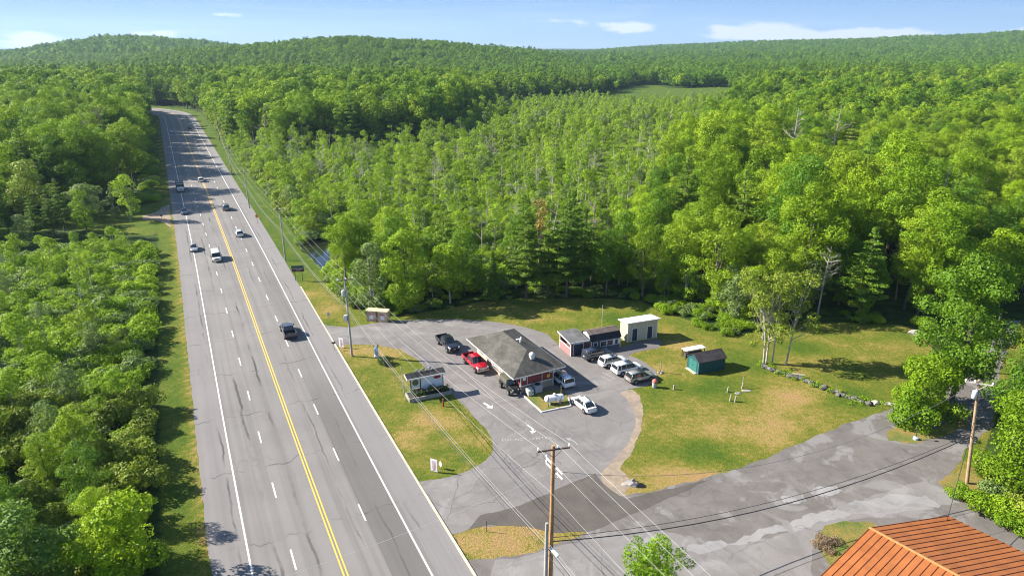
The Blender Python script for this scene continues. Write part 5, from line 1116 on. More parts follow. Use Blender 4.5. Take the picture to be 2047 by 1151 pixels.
def gambrel_shed():
    t = thing('garden_shed', 'grey-blue shed with brown gambrel roof and white shutters behind the dark blue car', 'shed', (12.75, 100.7, 0), R(22)); W_, D = 5.4, 3.3
    w = MB(); pr_ = [(0, 0), (0, 2.0), (.55, 2.75), (D / 2, 3.2), (D - .55, 2.75), (D, 2.0), (D, 0)]
    for x in (0, W_): pass
    w.add([(0, y, z) for y, z in pr_] + [(W_, y, z) for y, z in pr_], [tuple(range(7))[::-1], tuple(range(7, 14)), (0, 1, 8, 7), (5, 6, 13, 12)]); w.build('wall', stripemat('pale grey green siding', (.40, .44, .42), .2, 2, .25), t)
    MB().box(.02, -.03, 0, W_ - .02, -.002, 2.0).build('front_siding', stripemat('slate blue siding', (.10, .12, .15), .15, 2, .3), t)
    def slope(a, b, o=.15):
        (y0, z0), (y1, z1) = a, b; return [(-o, y0, z0), (W_ + o, y0, z0), (W_ + o, y1, z1), (-o, y1, z1), (-o, y0, z0 + .07), (W_ + o, y0, z0 + .07), (W_ + o, y1, z1 + .07), (-o, y1, z1 + .07)]
    fs = [(0, 3, 2, 1), (4, 5, 6, 7), (0, 1, 5, 4), (1, 2, 6, 5), (2, 3, 7, 6), (3, 0, 4, 7)]
    MB().add(slope((.53, 2.76), (D / 2, 3.22)), fs).add(slope((D / 2, 3.22), (D - .53, 2.76)), fs).build('roof', shingle('brown shingles', (.20, .16, .14)), t)
    MB().add(slope((-.14, 1.93), (.53, 2.76)), fs).add(slope((D - .53, 2.76), (D + .14, 1.93)), fs).build('lower_roof', shingle('dark shingles', (.045, .045, .05)), t)
    c = MB()
    for x in (-.03, W_ - .09): c.box(x, -.06, 0, x + .12, -.031, 2.0)
    c.build('corner_trim', WHT, t); door(t, .6, 1.6, .5, -.03, NAVY)
    for x, w_, sh in ((1.75, 1.0, 0), (2.95, 1.0, 0), (4.4, .5, 1)):
        f = MB().box(x - .08, -.075, .72, x + w_ + .08, -.031, 1.72).build('window', WHT, t); MB().box(x, -.085, .8, x + w_, -.077, 1.64).build('pane', GLASS, f)
        if sh:
            for q in (x - .36, x + w_ + .1): MB().box(q, -.08, .74, q + .26, -.032, 1.72).build('shutter', WHT, t)
gambrel_shed()
def cream_shed():
    t = thing('storage_shed', 'tall cream shed with a flat white roof and two dark doors in white frames', 'shed', (19.25, 104.6, 0), R(21)); W_, D = 5.7, 2.5; CM = stripemat('cream siding', (.50, .46, .33), .3, 0, .12)
    MB().add([(0, 0, 0), (W_, 0, 0), (W_, D, 0), (0, D, 0), (0, 0, 3.45), (W_, 0, 3.45), (W_, D, 3.1), (0, D, 3.1)], [(0, 3, 2, 1), (4, 5, 6, 7), (0, 1, 5, 4), (1, 2, 6, 5), (2, 3, 7, 6), (3, 0, 4, 7)]).build('wall', CM, t)
    MB().add([(-.35, -.35, 3.50), (W_ + .35, -.35, 3.50), (W_ + .35, D + .3, 3.08), (-.35, D + .3, 3.08), (-.35, -.35, 3.64), (W_ + .35, -.35, 3.64), (W_ + .35, D + .3, 3.22), (-.35, D + .3, 3.22)], [(0, 3, 2, 1), (4, 5, 6, 7), (0, 1, 5, 4), (1, 2, 6, 5), (2, 3, 7, 6), (3, 0, 4, 7)]).build('roof', mat('white membrane', (.74, .74, .73), .6, .05), t)
    c = MB()
    for x in (-.03, W_ - .09): c.box(x, -.04, 0, x + .12, -.002, 3.4)
    c.build('corner_trim', WHT, t); door(t, .95, 2.2, .9, 0, NAVY, z=.12); door(t, .95, 2.2, 3.8, 0, NAVY, z=.12)
cream_shed()
def green_shed():
    t = thing('garden_shed', 'teal green shed with a grey gable roof and double doors alone on the lawn', 'shed', (28.1, 92.9, 0), R(22)); W_, D = 4.9, 2.7; GR = stripemat('teal boards', (.008, .070, .080), .3, 0, .3); GD = stripemat('teal door boards', (.02, .145, .125), .3, 1, .3)
    pr_ = [(0, 0), (0, 2.0), (D / 2, 2.85), (D, 2.0), (D, 0)]
    MB().add([(0, y, z) for y, z in pr_] + [(W_, y, z) for y, z in pr_], [tuple(range(5))[::-1], tuple(range(5, 10)), (0, 1, 6, 5), (3, 4, 9, 8)]).build('wall', GR, t)
    fs = [(0, 3, 2, 1), (4, 5, 6, 7), (0, 1, 5, 4), (1, 2, 6, 5), (2, 3, 7, 6), (3, 0, 4, 7)]; r = MB()
    for (y0, z0), (y1, z1) in (((-.2, 1.88), (D / 2, 2.88)), ((D / 2, 2.88), (D + .2, 1.88))): r.add([(-.15, y0, z0), (W_ + .15, y0, z0), (W_ + .15, y1, z1), (-.15, y1, z1), (-.15, y0, z0 + .08), (W_ + .15, y0, z0 + .08), (W_ + .15, y1, z1 + .08), (-.15, y1, z1 + .08)], fs)
    r.build('roof', shingle('charcoal shingles', (.085, .075, .075)), t)
    for y in (.45, 1.36): d = MB().box(-.04, y, .12, -.003, y + .88, 1.85).build('door', GD, t); MB().cb((-.06, y + (.8 if y < 1 else .08), 1.0), (.04, .05, .14)).build('handle', BLK, d)
    c = MB(); c.box(-.06, -.03, 0, .08, -.002, 2.0); c.box(-.06, D + .002, 0, .08, D + .03, 2.0); c.build('corner_trim', mat('pale teal trim', (.16, .33, .30), .6), t); MB().box(-.5, .2, 0, -.07, 2.5, .1).build('ramp', mat('pale wood', (.5, .42, .32), .9), t)
green_shed()
t = thing('canopy', 'low white-roofed trailer canopy standing behind the green shed', 'canopy', (*G(1370, 719), -.35), R(22)); MB().box(0, 0, 1.75, 3.8, 1.3, 1.84).build('roof', WHT, t, .03); q = MB(); [q.box(x, y, 0, x + .08, y + .08, 1.748) for x in (.1, 3.6) for y in (.1, 1.1)]; q.build('post', BLK, t); MB().box(.3, .3, .5, 3.4, 1.1, 1.2).build('bench', mat('dark stored boards', (.07, .06, .05), .9), t)
# orange roofed building, bottom right
def orange_house():
    P1 = Vector((*G(1739, 1055, 4.9), 0)); P2 = Vector((*G(1916, 1151, 4.9), 0)); d = (P2 - P1).normalized(); ang = math.atan2(d.y, d.x)
    t = thing('barn', 'building with a bright orange standing-seam metal gable roof at the bottom right', 'building', (P1.x, P1.y, 0), ang); n = Vector((-d.y, d.x, 0)); E_ = Vector((*G(1897, 1031, 3.2), 0)) - P1; hw = abs(E_.dot(n)); x0 = E_.dot(d); Lr = 16.0
    OR = mat('orange seamed metal', (.33, .112, .032), .5, .18, .8); fs = [(0, 3, 2, 1), (4, 5, 6, 7), (0, 1, 5, 4), (1, 2, 6, 5), (2, 3, 7, 6), (3, 0, 4, 7)]
    r = MB()
    sr = 1 if E_.dot(n) > 0 else -1; k_ = {sr: x0, -sr: 0.0}      # the far gable end is not square to the ridge
    for sg in (1, -1): r.add([(0, 0, 4.85), (Lr, 0, 4.85), (Lr + k_[sg], sg * hw, 3.15), (k_[sg], sg * hw, 3.15), (0, 0, 4.93), (Lr, 0, 4.93), (Lr + k_[sg], sg * hw, 3.23), (k_[sg], sg * hw, 3.23)], fs)
    rf = r.build('roof', OR, t); sm = MB()
    for i in range(int(Lr / .6) + 1):
        for sg in (1, -1): sm.add([(i * .6 - .02, 0, 4.92), (i * .6 + .02, 0, 4.92), (i * .6 + .02 + k_[sg], sg * hw, 3.22), (i * .6 - .02 + k_[sg], sg * hw, 3.22), (i * .6 - .02, 0, 4.98), (i * .6 + .02, 0, 4.98), (i * .6 + .02 + k_[sg], sg * hw, 3.28), (i * .6 - .02 + k_[sg], sg * hw, 3.28)], fs)
    sm.build('seams', mat('orange seam metal', (.22, .06, .02), .5), rf)
    cp = MB()
    for sg in (1, -1): cp.add([(-.06, 0, 4.99), (Lr, 0, 4.99), (Lr, sg * .18, 4.93), (-.06, sg * .18, 4.93), (-.06, 0, 5.03), (Lr, 0, 5.03), (Lr, sg * .18, 4.97), (-.06, sg * .18, 4.97)], fs)
    cp.build('ridge_cap', mat('pale orange cap', (.42, .20, .07), .5), rf)
    i_ = .4; q = {g: k_[g] * (1 - i_ / hw) + .35 for g in (1, -1)}
    MB().add([(q[-1], -hw + i_, 0), (Lr, -hw + i_, 0), (Lr, hw - i_, 0), (q[1], hw - i_, 0), (q[-1], -hw + i_, 3.2), (Lr, -hw + i_, 3.2), (Lr, hw - i_, 3.2), (q[1], hw - i_, 3.2), (.35, 0, 4.8), (Lr, 0, 4.8)], [(0, 1, 5, 4), (2, 3, 7, 6), (3, 0, 4, 8, 7), (1, 2, 6, 9, 5)]).build('wall', mat('tan wall', (.4, .33, .25), .85), t)
orange_house()
def far_house():
    x, y = G(1972, 345); t = thing('house', 'distant house with a pale grey metal roof among the trees on the right', 'house', (x, y, 0), R(10)); MB().box(0, 0, 0, 9, 7, 7.5).build('wall', mat('grey clapboard', (.35, .35, .36), .8), t)
    MB().add([(-.4, -.4, 7.4), (9.4, -.4, 7.4), (9.4, 3.5, 9.3), (-.4, 3.5, 9.3), (9.4, 7.4, 7.4), (-.4, 7.4, 7.4)], [(0, 1, 2, 3), (3, 2, 4, 5), (0, 3, 5), (1, 4, 2)]).build('roof', stripemat('grey metal roofing', (.36, .38, .42), .5, 0, .3, .4), t)
far_house()
# ================================================================ LOT FURNITURE
def pavilion():
    t = thing('roadside_sign', 'white roadside sign board under a small dark roof with a shrub planter on the island', 'sign', (-14.6, 85.7, 0), R(24)); L_ = 5.3
    rf = MB().add([(-.2, -.5, 2.95), (L_ + .2, -.5, 2.95), (L_ + .2, 1.0, 3.15), (-.2, 1.0, 3.15), (-.2, -.5, 3.05), (L_ + .2, -.5, 3.05), (L_ + .2, 1.0, 3.25), (-.2, 1.0, 3.25)], [(0, 3, 2, 1), (4, 5, 6, 7), (0, 1, 5, 4), (1, 2, 6, 5), (2, 3, 7, 6), (3, 0, 4, 7)]).build('roof', shingle('dark felt', (.05, .05, .055), .1), t)
    MB().box(-.25, -.55, 2.88, L_ + .25, -.502, 3.08).build('fascia', WHT, rf); MB().add([(-.25, -.5, 2.88), (-.202, -.5, 2.88), (-.202, 1, 3.08), (-.25, 1, 3.08), (-.25, -.5, 3.08), (-.202, -.5, 3.08), (-.202, 1, 3.28), (-.25, 1, 3.28)], [(0, 3, 2, 1), (4, 5, 6, 7), (0, 1, 5, 4), (1, 2, 6, 5), (2, 3, 7, 6), (3, 0, 4, 7)]).build('fascia', WHT, rf)
    lt = MB()
    for i in range(7): lt.lathe([(.20, -.03), (.20, .03), (.11, .03), (.11, -.03), (.20, -.03)], c=(1.2 + i * .46, .85, 3.48 + .02 * i), n=14, M=Matrix.Rotation(math.pi / 2, 4, 'X')) if i % 2 else lt.box(1.05 + i * .46, .82, 3.27, 1.12 + i * .46, .88, 3.66).box(1.05 + i * .46, .82, 3.6, 1.33 + i * .46, .88, 3.66)
    lt.build('roof_lettering', mat('grey letters', (.42, .40, .42), .6), rf)
    for x in (.35, 1.75, L_ - .2): MB().box(x, .0, 0, x + .12, .12, 2.95).build('post', BLK, t)
    b = MB().box(1.9, .04, .75, L_ - .25, .10, 2.72).build('sign_board', mat('white board', (.68, .72, .78), .5, .05), t); e = MB().lathe([(.0, -.02), (.42, -.02), (.42, .02), (.0, .02)], n=20, M=Matrix.Rotation(math.pi / 2, 4, 'X')).build('red_oval', mat('dark red', (.33, .02, .03), .5), b); e.location = (4.3, .02, 2.4); e.scale = (1.25, 1, .62)
    b2 = MB().box(.5, .04, 1.3, 1.7, .10, 2.72).build('sign_board', mat('white board', (.68, .72, .78), .5, .05), t); e = MB().lathe([(.34, -.02), (.46, -.02), (.46, .02), (.34, .02)], n=24, M=Matrix.Rotation(math.pi / 2, 4, 'X')).build('emblem_ring', mat('dark olive', (.12, .14, .05), .5), b2); e.location = (1.1, .02, 2.1)
    e = MB().lathe([(0, -.015), (.33, -.015), (.33, .015), (0, .015)], n=24, M=Matrix.Rotation(math.pi / 2, 4, 'X')).build('emblem_disc', mat('mustard', (.55, .55, .16), .5), b2); e.location = (1.1, .02, 2.1)
    MB().box(.5, .03, .7, 1.7, .09, 1.2).build('lower_panel', mat('tan pink panel', (.6, .42, .35), .6), t)
    pl = MB(); pl.box(-.3, -1.5, 0, 5.9, -1.35, .55); pl.box(-.3, -1.35, 0, -.15, .6, .55); pl.box(5.75, -1.35, 0, 5.9, .6, .55); pl.box(-.15, .45, 0, 5.75, .6, .55); pl.build('planter', mat('grey stone blocks', (.30, .28, .24), .9, .3, 3, .4), t)
    MB().box(-.15, -1.35, 0, 5.75, .45, .45).build('soil', mat('soil', (.06, .045, .03), .95), t)
    g = np.random.default_rng(5); lb = [(x_, g.uniform(-1.2, -.3), .55 + .4 * g.random() + .35 * (x_ > 2.5) * math.sin((x_ - 2) * 1.2) ** 2, g.uniform(.3, .5), .9) for x_ in np.linspace(.6, 5.4, 16)]
    o = bpy.data.objects.new('planter_shrubs', leaf_cloud('planter_shrubs', lb, .16, 1.2, leafmat('dark shrub leaves', (.02, .07, .015), (.045, .12, .02), .4, .2, (.07, .15, .03)), 6)); link(o, t)
pavilion()
def bin_(label, loc, rz, mcol, poster, seed):
    t = thing('collection_bin', label, 'bin', loc, rz, 'plywood bins at the lot entrance'); W_, D, H_ = 1.9, 1.3, 2.0
    MB().box(0, 0, .05, W_, D, H_ - .001).build('body', mcol, t, .02); MB().add([(-.08, -.1, H_), (W_ + .05, -.1, H_), (W_ + .05, D + .1, H_ + .05), (-.08, D + .1, H_ + .05), (-.08, -.1, H_ + .08), (W_ + .05, -.1, H_ + .08), (W_ + .05, D + .1, H_ + .13), (-.08, D + .1, H_ + .13)], [(0, 3, 2, 1), (4, 5, 6, 7), (0, 1, 5, 4), (1, 2, 6, 5), (2, 3, 7, 6), (3, 0, 4, 7)]).build('lid', mat('pale plywood', (.60, .50, .30), .8, .12), t)
    MB().cb((W_ / 2, -.012, .85), (.75, .02, .75)).build('poster', mat('white poster', (.75, .72, .74), .6), t); MB().cb((W_ / 2, -.014, 1.45), (1.0, .02, .35)).build('faded_graphic', mat('faded pink red', (.45, .17, .16), .7, .3, 5), t)
    for x in (.02, W_ - .12): MB().cb((x + .05, -.02, H_ / 2), (.1, .03, H_ - .1)).build('batten', mat('weathered batten', (.33, .22, .14), .9), t)
bin_('left plywood bin with faded red pictures beside the lot entrance', (-26.2, 114.0, 0), R(-10), mat('pinkish plywood', (.46, .30, .22), .85, .2), 0, 1)
bin_('right tan plywood bin with a white poster beside the lot entrance', (-24.15, 113.6, 0), R(-10), mat('tan plywood', (.5, .38, .22), .85, .2), 0, 2)
# bare billboard, small signs, boxes
def billboard():
    x, y = G(598, 561); t = thing('welcome_sign', 'brown board sign with a green cap on two posts right of the highway', 'sign', (x, y, 0), R(6))
    MB().box(-1.25, -.05, 2.0, 1.25, .05, 2.9).build('sign_board', mat('dark brown board', (.075, .03, .025), .7), t); MB().box(-1.3, -.12, 2.95, 1.2, .12, 3.35).build('cap_panel', mat('dark green panel', (.02, .08, .05), .6), t)
    for x_ in (-.75, .7): MB().box(x_, -.04, 0, x_ + .1, .05, 2.0).build('post', BARK, t)
    l = MB(); rr = random.Random(3)
    for z_, a, b in ((2.86, -1.2, 1.2), (2.6, -1.05, -.1), (2.6, .15, 1.05), (2.35, -.35, .45)):
        q = a
        while q < b: w_ = rr.uniform(.06, .11); l.box(q, -.065, z_ - .07 if z_ < 2.8 else z_ - .02, q + w_, -.052, z_ + .05 if z_ < 2.8 else z_ + .02); q += w_ + .04
    l.build('lettering', mat('cream letters', (.6, .5, .48), .6), t)
billboard()
def banner(u, v, label, col, rz, s=1.0):
    x, y = G(u, v); t = thing('banner_sign', label, 'sign', (x, y, 0), rz); w, h = .82 * s, 1.62 * s; f = MB()
    MB().box(-w / 2, -.02, .12, w / 2, .02, .12 + h).build('sign_board', mat('white vinyl', (.78, .74, .77), .5, .04), t)
    for sg in (-1, 1): f.tube([(sg * (w / 2 + .02), 0, 0), (sg * (w / 2 + .02), 0, h + .18)], .025, 6)
    f.build('frame', WHT, t); text_mesh('OPEN', .62 * s, mat('letters ' + label[:12], col, .5), 'lettering', t, FM((0, -.026, .12 + h * .46), 0, 90, -math.pi / 2), .003, 1.05, h * .78)
banner(868, 943, 'white vertical banner with dark red letters near the front edge of the grass island', (.20, .015, .04), R(-24))
banner(683, 695, 'white vertical banner with black letters beside the utility pole at the lot entrance', (.02, .02, .025), R(-24), 1.0)
def diamond():
    x, y = G(881, 937); t = thing('yard_sign', 'small tilted blank white sign just right of the red-lettered banner', 'sign', (x, y, 0), R(-50)); MB().add([(-.32, -.015, .55), (.05, -.015, .25), (.32, -.015, .85), (-.02, -.015, 1.15), (-.32, .015, .55), (.05, .015, .25), (.32, .015, .85), (-.02, .015, 1.15)], [(0, 1, 2, 3), (7, 6, 5, 4), (0, 4, 5, 1), (1, 5, 6, 2), (2, 6, 7, 3), (3, 7, 4, 0)]).build('sign_board', WHT, t); MB().tube([(0, .03, 0), (0, .03, .7)], .02, 6).build('stake', BLK, t)
diamond()
def post_obj(name, label, cat, u, v, h, r, m, lean=(0, 0), top=None, group=None):
    x, y = G(u, v); t = thing(name, label, cat, (x, y, 0), 0, group) if top else None
    mb = MB().tube([(0, 0, -.1), (lean[0] * .5, lean[1] * .5, h * .5), (lean[0], lean[1], h)], [r, r * .95, r * .85], 10)
    if not t: return one(mb, name, m, label, cat, (x, y, 0), 0, group, 0, 'sharp')
    mb.build('post', m, t, 0, 'sharp'); top(t); return t
RUST = mat('rusty red paint', (.28, .05, .03), .7, .3, 4); GREYW = mat('grey weathered wood', (.26, .22, .18), .95, .3, 2, .3); PALEW = mat('bleached log wood', (.36, .31, .25), .9, .25, 2, .3)
post_obj('bollard', 'short rusty red post on the grass island right of the roadside sign', 'post', 886, 812, 1.15, .12, RUST)
post_obj('mailbox', 'black mailbox on a post beside the black-lettered banner', 'mailbox', 668, 699, 1.15, .05, GREYW, top=lambda t: MB().cb((0, 0, 1.25), (.62, .28, .3)).build('box', BLK, t, .08))
post_obj('mailbox', 'black mailbox at the mouth of the left driveway', 'mailbox', 324, 440, 1.2, .06, GREYW, top=lambda t: MB().cb((0, 0, 1.35), (.55, .8, .4)).build('box', BLK, t, .1))
post_obj('road_sign', 'small square pale sign on a short post in the grass above the lot entrance', 'sign', 658, 642, 1.1, .04, GREYW, top=lambda t: MB().cb((0, -.05, 1.4), (.5, .03, .6)).build('sign_board', mat('pale green grey sign', (.45, .5, .45), .5), t, .01))
post_obj('road_sign', 'small orange warning sign on the verge right of the highway below the bent pole', 'sign', 515, 447, 1.6, .05, BARK, top=lambda t: MB().add([(-.55, -.03, 2.1), (0, -.03, 1.55), (.55, -.03, 2.1), (0, -.03, 2.65), (-.55, 0, 2.1), (0, 0, 1.55), (.55, 0, 2.1), (0, 0, 2.65)], [(0, 1, 2, 3), (7, 6, 5, 4), (0, 4, 5, 1), (1, 5, 6, 2), (2, 6, 7, 3), (3, 7, 4, 0)]).build('sign_board', mat('orange sign', (.75, .16, .04), .5), t))
post_obj('flag_pole', 'slim bare grey flag pole beside the roadside sign', 'pole', 810, 800, 5.2, .045, mat('galvanised pole', (.45, .45, .4), .5), lean=(-.35, 0))
post_obj('antenna_mast', 'thin grey mast on the grass behind the small sheds', 'mast', 1203, 652, 4.0, .04, mat('galvanised pole', (.45, .45, .4), .5))
post_obj('antenna_mast', 'thin grey mast behind the far corner of the restaurant roof', 'mast', 1000, 668, 3.6, .03, mat('galvanised pole', (.45, .45, .4), .5))
post_obj('sign_post', 'short wooden stake in the dry grass island by the bottom driveway', 'post', 973, 1062, 1.3, .04, BLK)
post_obj('wooden_post', 'weathered post with stones at its foot beside the silver beige car', 'post', 1320, 745, 1.9, .07, GREYW, top=lambda t: [MB().lathe([(.0, 0), (.2, .02), (.16, .16), (.02, .22)], c=(dx, dy, 0), n=8).build('stone', mat('field stone', (.32, .29, .26), .9, .3, 3), t) for dx, dy in ((.3, .1), (-.3, 0), (.05, -.3))])
post_obj('tree_stump', 'stump-like pale post on the lawn nearest the red-capped bin', 'post', 1347, 778, .65, .15, PALEW, top=lambda t: MB().lathe([(.19, 0), (.12, .1), (.02, .14)], c=(0, 0, .62), n=10).build('cap', GREYW, t))
for (u, v, h, lb) in ((1454, 783, .85, 'leaning pale log post left of the flat stones'), (1459, 801, 1.0, 'pale log post at the lower left of the flat stones'), (1469, 803, .95, 'pale log post just right of the lower left one'), (1483, 776, .9, 'white-topped log post right beside the upright stake on the lawn')):
    post_obj('log_post', lb, 'post', u, v, h, .11, PALEW, lean=(.1, 0), group='log posts on the lawn')
post_obj('wooden_stake', 'tall thin stake behind the white-topped log post on the lawn', 'stake', 1484, 773, 1.6, .05, PALEW)
def rock(name, label, u, v, s, seed, m, group=None, z=0):
    g = np.random.default_rng(seed); bm = bmesh.new(); bmesh.ops.create_icosphere(bm, subdivisions=2, radius=1)
    for vv in bm.verts:
        n_ = vv.co.normalized(); k_ = 1 + .22 * math.sin(n_.x * 3.1 + seed) * math.cos(n_.y * 4.3 + seed * 2) + .1 * g.normal(); vv.co = Vector((n_.x * s[0], n_.y * s[1], max(n_.z * s[2], -.25 * s[2]))) * k_
    me = bpy.data.meshes.new(name); bm.to_mesh(me); bm.free(); me.materials.append(m); o = bpy.data.objects.new(name, me); link(o); x, y = G(u, v); o.location = (x, y, z); o.rotation_euler = (0, 0, g.random() * 6.28 if not group == 'keep' else 0); return tag(o, label, 'rock', None if group == 'keep' else group)
STONE = mat('grey stone', (.30, .275, .25), .95, .35, 2.5, .5); STONEL = mat('pale stone', (.48, .43, .37), .95, .25, 2.5, .4)
rock('rock', 'grey boulder lying where the gravel verge meets the side lane', 1262, 968, (1.0, .6, .5), 3, STONE, 'keep'); rock('rock', 'black plastic-wrapped lump beside the grey boulder at the lane corner', 1278, 971, (.65, .42, .38), 5, mat('black tarp', (.02, .02, .022), .4, .3), 'keep')
rock('rock', 'grey rock at the far right corner of the back lawn', 1832, 668, (1.3, .9, .8), 7, STONE, 'keep')
rock('flat_stone', 'large flat pale stone beside the white-topped log post', 1492, 781, (.75, .4, .16), 11, STONE, 'keep'); rock('flat_stone', 'small flat grey stone between the log posts', 1475, 786, (.5, .35, .14), 12, STONE, 'keep')
rock('rock', 'white rock at the end of the stone wall by the gravel lane', 1750, 806, (.6, .45, .5), 13, STONEL, 'keep'); rock('rock', 'pale flat rock by the bend of the gravel lane beyond the stone wall', 1778, 808, (.8, .4, .2), 14, STONEL, 'keep')
def stone_wall():
    line = [Vector((*G(u, v), 0)) for u, v in ((1524, 731), (1545, 741), (1570, 750), (1600, 758), (1635, 772), (1670, 786), (1710, 799), (1745, 808))]; g = np.random.default_rng(9); mb = MB()
    for a, b in zip(line[:-1], line[1:]):
        L_ = (b - a).length; n_ = int(L_ * 7)
        for i in range(n_):
            p = a.lerp(b, g.random()) + Vector((g.normal() * .28, g.normal() * .28, 0)); s_ = g.uniform(.14, .42); bm = bmesh.new(); bmesh.ops.create_icosphere(bm, subdivisions=1, radius=s_)
            fl = g.uniform(.5, .8); mb.add([p + Vector((v.co.x * g.uniform(.9, 1.35), v.co.y * g.uniform(.8, 1.2), v.co.z * fl + g.uniform(.05, .28))) for v in bm.verts], [tuple(v.index for v in f.verts) for f in bm.faces]); bm.free()
    one(mb, 'stone_wall', mat('mossy field stone', (.12, .115, .10), .95, .7, 1.3, .5), 'low tumbled dry stone wall running down the lawn from the multi-stemmed tree', 'wall', (0, 0, 0))
    lb = []
    for a, b in zip(line[:-1], line[1:]):
        for i in range(int((b - a).length * 5)): p = a.lerp(b, g.random()) + Vector((g.normal() * .5, .3 + g.normal() * .7, 0)); lb.append((p.x, p.y, .15, g.uniform(.15, .5), .8))
    o = bpy.data.objects.new('weeds', leaf_cloud('weeds', lb, .16, .8, L_SHRUB, 12)); link(o); tag(o, 'green weeds growing along the stone wall', 'weeds', None, 'stuff')
stone_wall()
one(MB().tube([(-.8, .25, .22), (.8, -.25, .2)], [.2, .17], 10), 'fallen_log', PALEW, 'pale fallen log lying in the upper part of the stone wall', 'log', (*G(1596, 753), 0.15), 0, None, 0, 'sharp')
# propane tank, air units, bin
def tank():
    x, y = G(1108, 806); t = thing('gas_tank', 'white horizontal gas tank on the small kerbed lawn beside the restaurant', 'tank', (x, y, 0), R(16)); M_ = Matrix.Rotation(math.pi / 2, 4, 'Y'); r = .50; L_ = 1.05
    pr_ = [(r * math.sin(a), -L_ - .38 * math.cos(a)) for a in np.linspace(.02, math.pi / 2, 7)] + [(r * math.cos(a), L_ + .38 * math.sin(a)) for a in np.linspace(.02, math.pi / 2 - .02, 7)]
    MB().lathe(pr_, c=(0, 0, .85), n=24, M=M_).build('vessel', mat('white tank paint', (.78, .78, .77), .35, .05), t, 0, True); MB().lathe([(.22, 0), (.22, .16), (.15, .24), (.02, .26)], c=(0, 0, 1.31), n=16).build('dome', WHT, t, 0, 'sharp')
    for sx in (-.7, .7): MB().box(sx - .06, -.35, 0.06, sx + .06, .35, .45).build('leg', WHT, t)
    MB().cb((.05, -.50, .88), (.18, .03, .12)).build('label_plate', BLK, t)
tank()
post_obj('wooden_post', 'dark thin post standing in front of the left end of the gas tank', 'post', 1096, 815, 1.75, .05, BARK); post_obj('wooden_post', 'rusty tall thin post standing at the right end of the gas tank', 'post', 1121, 808, 2.9, .045, GREYW)
def ac(u, v, kind, label):
    x, y = G(u, v); t = thing('air_conditioner', label, 'air unit', (x, y, .08), R(28))
    if kind: MB().box(-.6, -.5, 0, .6, .5, 1.15).build('housing', mat('grey metal housing', (.30, .32, .36), .5, .08), t, .05); MB().lathe([(.36, 0), (.40, .02), (.40, .05), (.05, .06)], c=(0, 0, 1.15), n=20).build('fan_grille', BLK, t)
    else: MB().add([(-.45, -.45, 0), (.45, -.45, 0), (.45, .45, 0), (-.45, .45, 0), (-.45, -.4, .75), (.45, -.4, .75), (.45, .45, .95), (-.45, .45, .95)], [(0, 3, 2, 1), (4, 5, 6, 7), (0, 1, 5, 4), (1, 2, 6, 5), (2, 3, 7, 6), (3, 0, 4, 7)]).build('housing', mat('pale cream housing', (.50, .50, .45), .5, .06), t, .04); MB().cb((.2, -.46, .45), (.25, .03, .14)).build('latch', BLK, t)
ac(1074, 783, 1, 'taller grey air conditioner with a round fan on top against the restaurant wall'); ac(1059, 789, 0, 'low cream generator box beside the grey air conditioner')
def trash():
    x, y = G(1308, 774); t = thing('trash_bin', 'grey round bin with a red lid at the lawn edge by the silver beige car', 'bin', (x, y, 0)); MB().lathe([(.28, 0), (.33, .1), (.36, .75), (.30, .8)], n=16).build('body', mat('grey bin', (.38, .38, .4), .7), t, 0, 'sharp'); MB().lathe([(.33, .8), (.40, .86), (.38, 1.1), (.22, 1.28), (.03, 1.32)], n=16).build('lid', mat('faded red lid', (.5, .12, .09), .6), t, 0, 'sharp')
trash()
def blue_pump():
    x, y = G(753, 713); t = thing('figure_sign', 'blue and white painted cut-out stand with two black tips on the grass island', 'sign', (x, y, 0), R(5)); MB().lathe([(.38, 0), (.36, .25), (.2, .3)], n=14).build('base', WHT, t, 0, 'sharp'); MB().lathe([(.22, .3), (.34, .7), (.36, 1.2), (.30, 1.65), (.12, 1.8)], n=14).build('body', mat('light blue paint', (.25, .42, .60), .5, .35, 4), t, 0, 'sharp')
    for sx in (-.27, .27): MB().tube([(sx, 0, 1.55), (sx * 1.2, 0, 2.1)], .09, 8).build('tip', BLK, t)
blue_pump()
x_, y_ = G(769, 728); g_ = np.random.default_rng(41); lb_ = [(g_.normal() * .45, g_.normal() * .45, g_.uniform(.3, 1.0), .45, .9) for _ in range(9)]
r_ = thing('juniper_bush', 'round dark green bush on the grass island near the utility pole', 'bush', (x_, y_, 0)); o = bpy.data.objects.new('foliage', leaf_cloud('foliage', lb_, .14, 1.3, leafmat('juniper', (.015, .06, .012), (.04, .11, .015), .3, .15, (.08, .17, .02)), 42, jit=.7)); link(o, r_)
MB().tube([(0, 0, 0), (0, 0, .6)], .06, 6).build('stem', BARK, r_)
x_, y_ = G(1652, 1088); lb_ = [(g_.normal() * .8, g_.normal() * .6, g_.uniform(.1, .35), .4, .6) for _ in range(22)]
o = bpy.data.objects.new('brush_pile', leaf_cloud('brush_pile', lb_, .14, .9, mat('dry brown brush', (.24, .17, .11), .95, .4, 5), 43, jit=1.2, aspect=.25)); link(o); o.location = (x_, y_, 0); tag(o, 'heap of dry brown brush beside the orange-roofed building', 'brush pile')
x_, y_ = G(1830, 878); t = thing('lamp_post', 'small blue-based white garden post beside the bushy tree at the lane fork', 'post', (x_, y_, 0)); MB().lathe([(.3, 0), (.32, .3), (.1, .4)], n=12).build('base', mat('pale blue bucket', (.4, .5, .65), .5), t, 0, 'sharp'); MB().tube([(0, 0, .3), (-.05, 0, 1.5)], .04, 6).build('post', BLK, t); MB().lathe([(.16, 0), (.18, .1), (.1, .2)], c=(-.05, 0, 1.5), n=10).build('head', BLK, t)

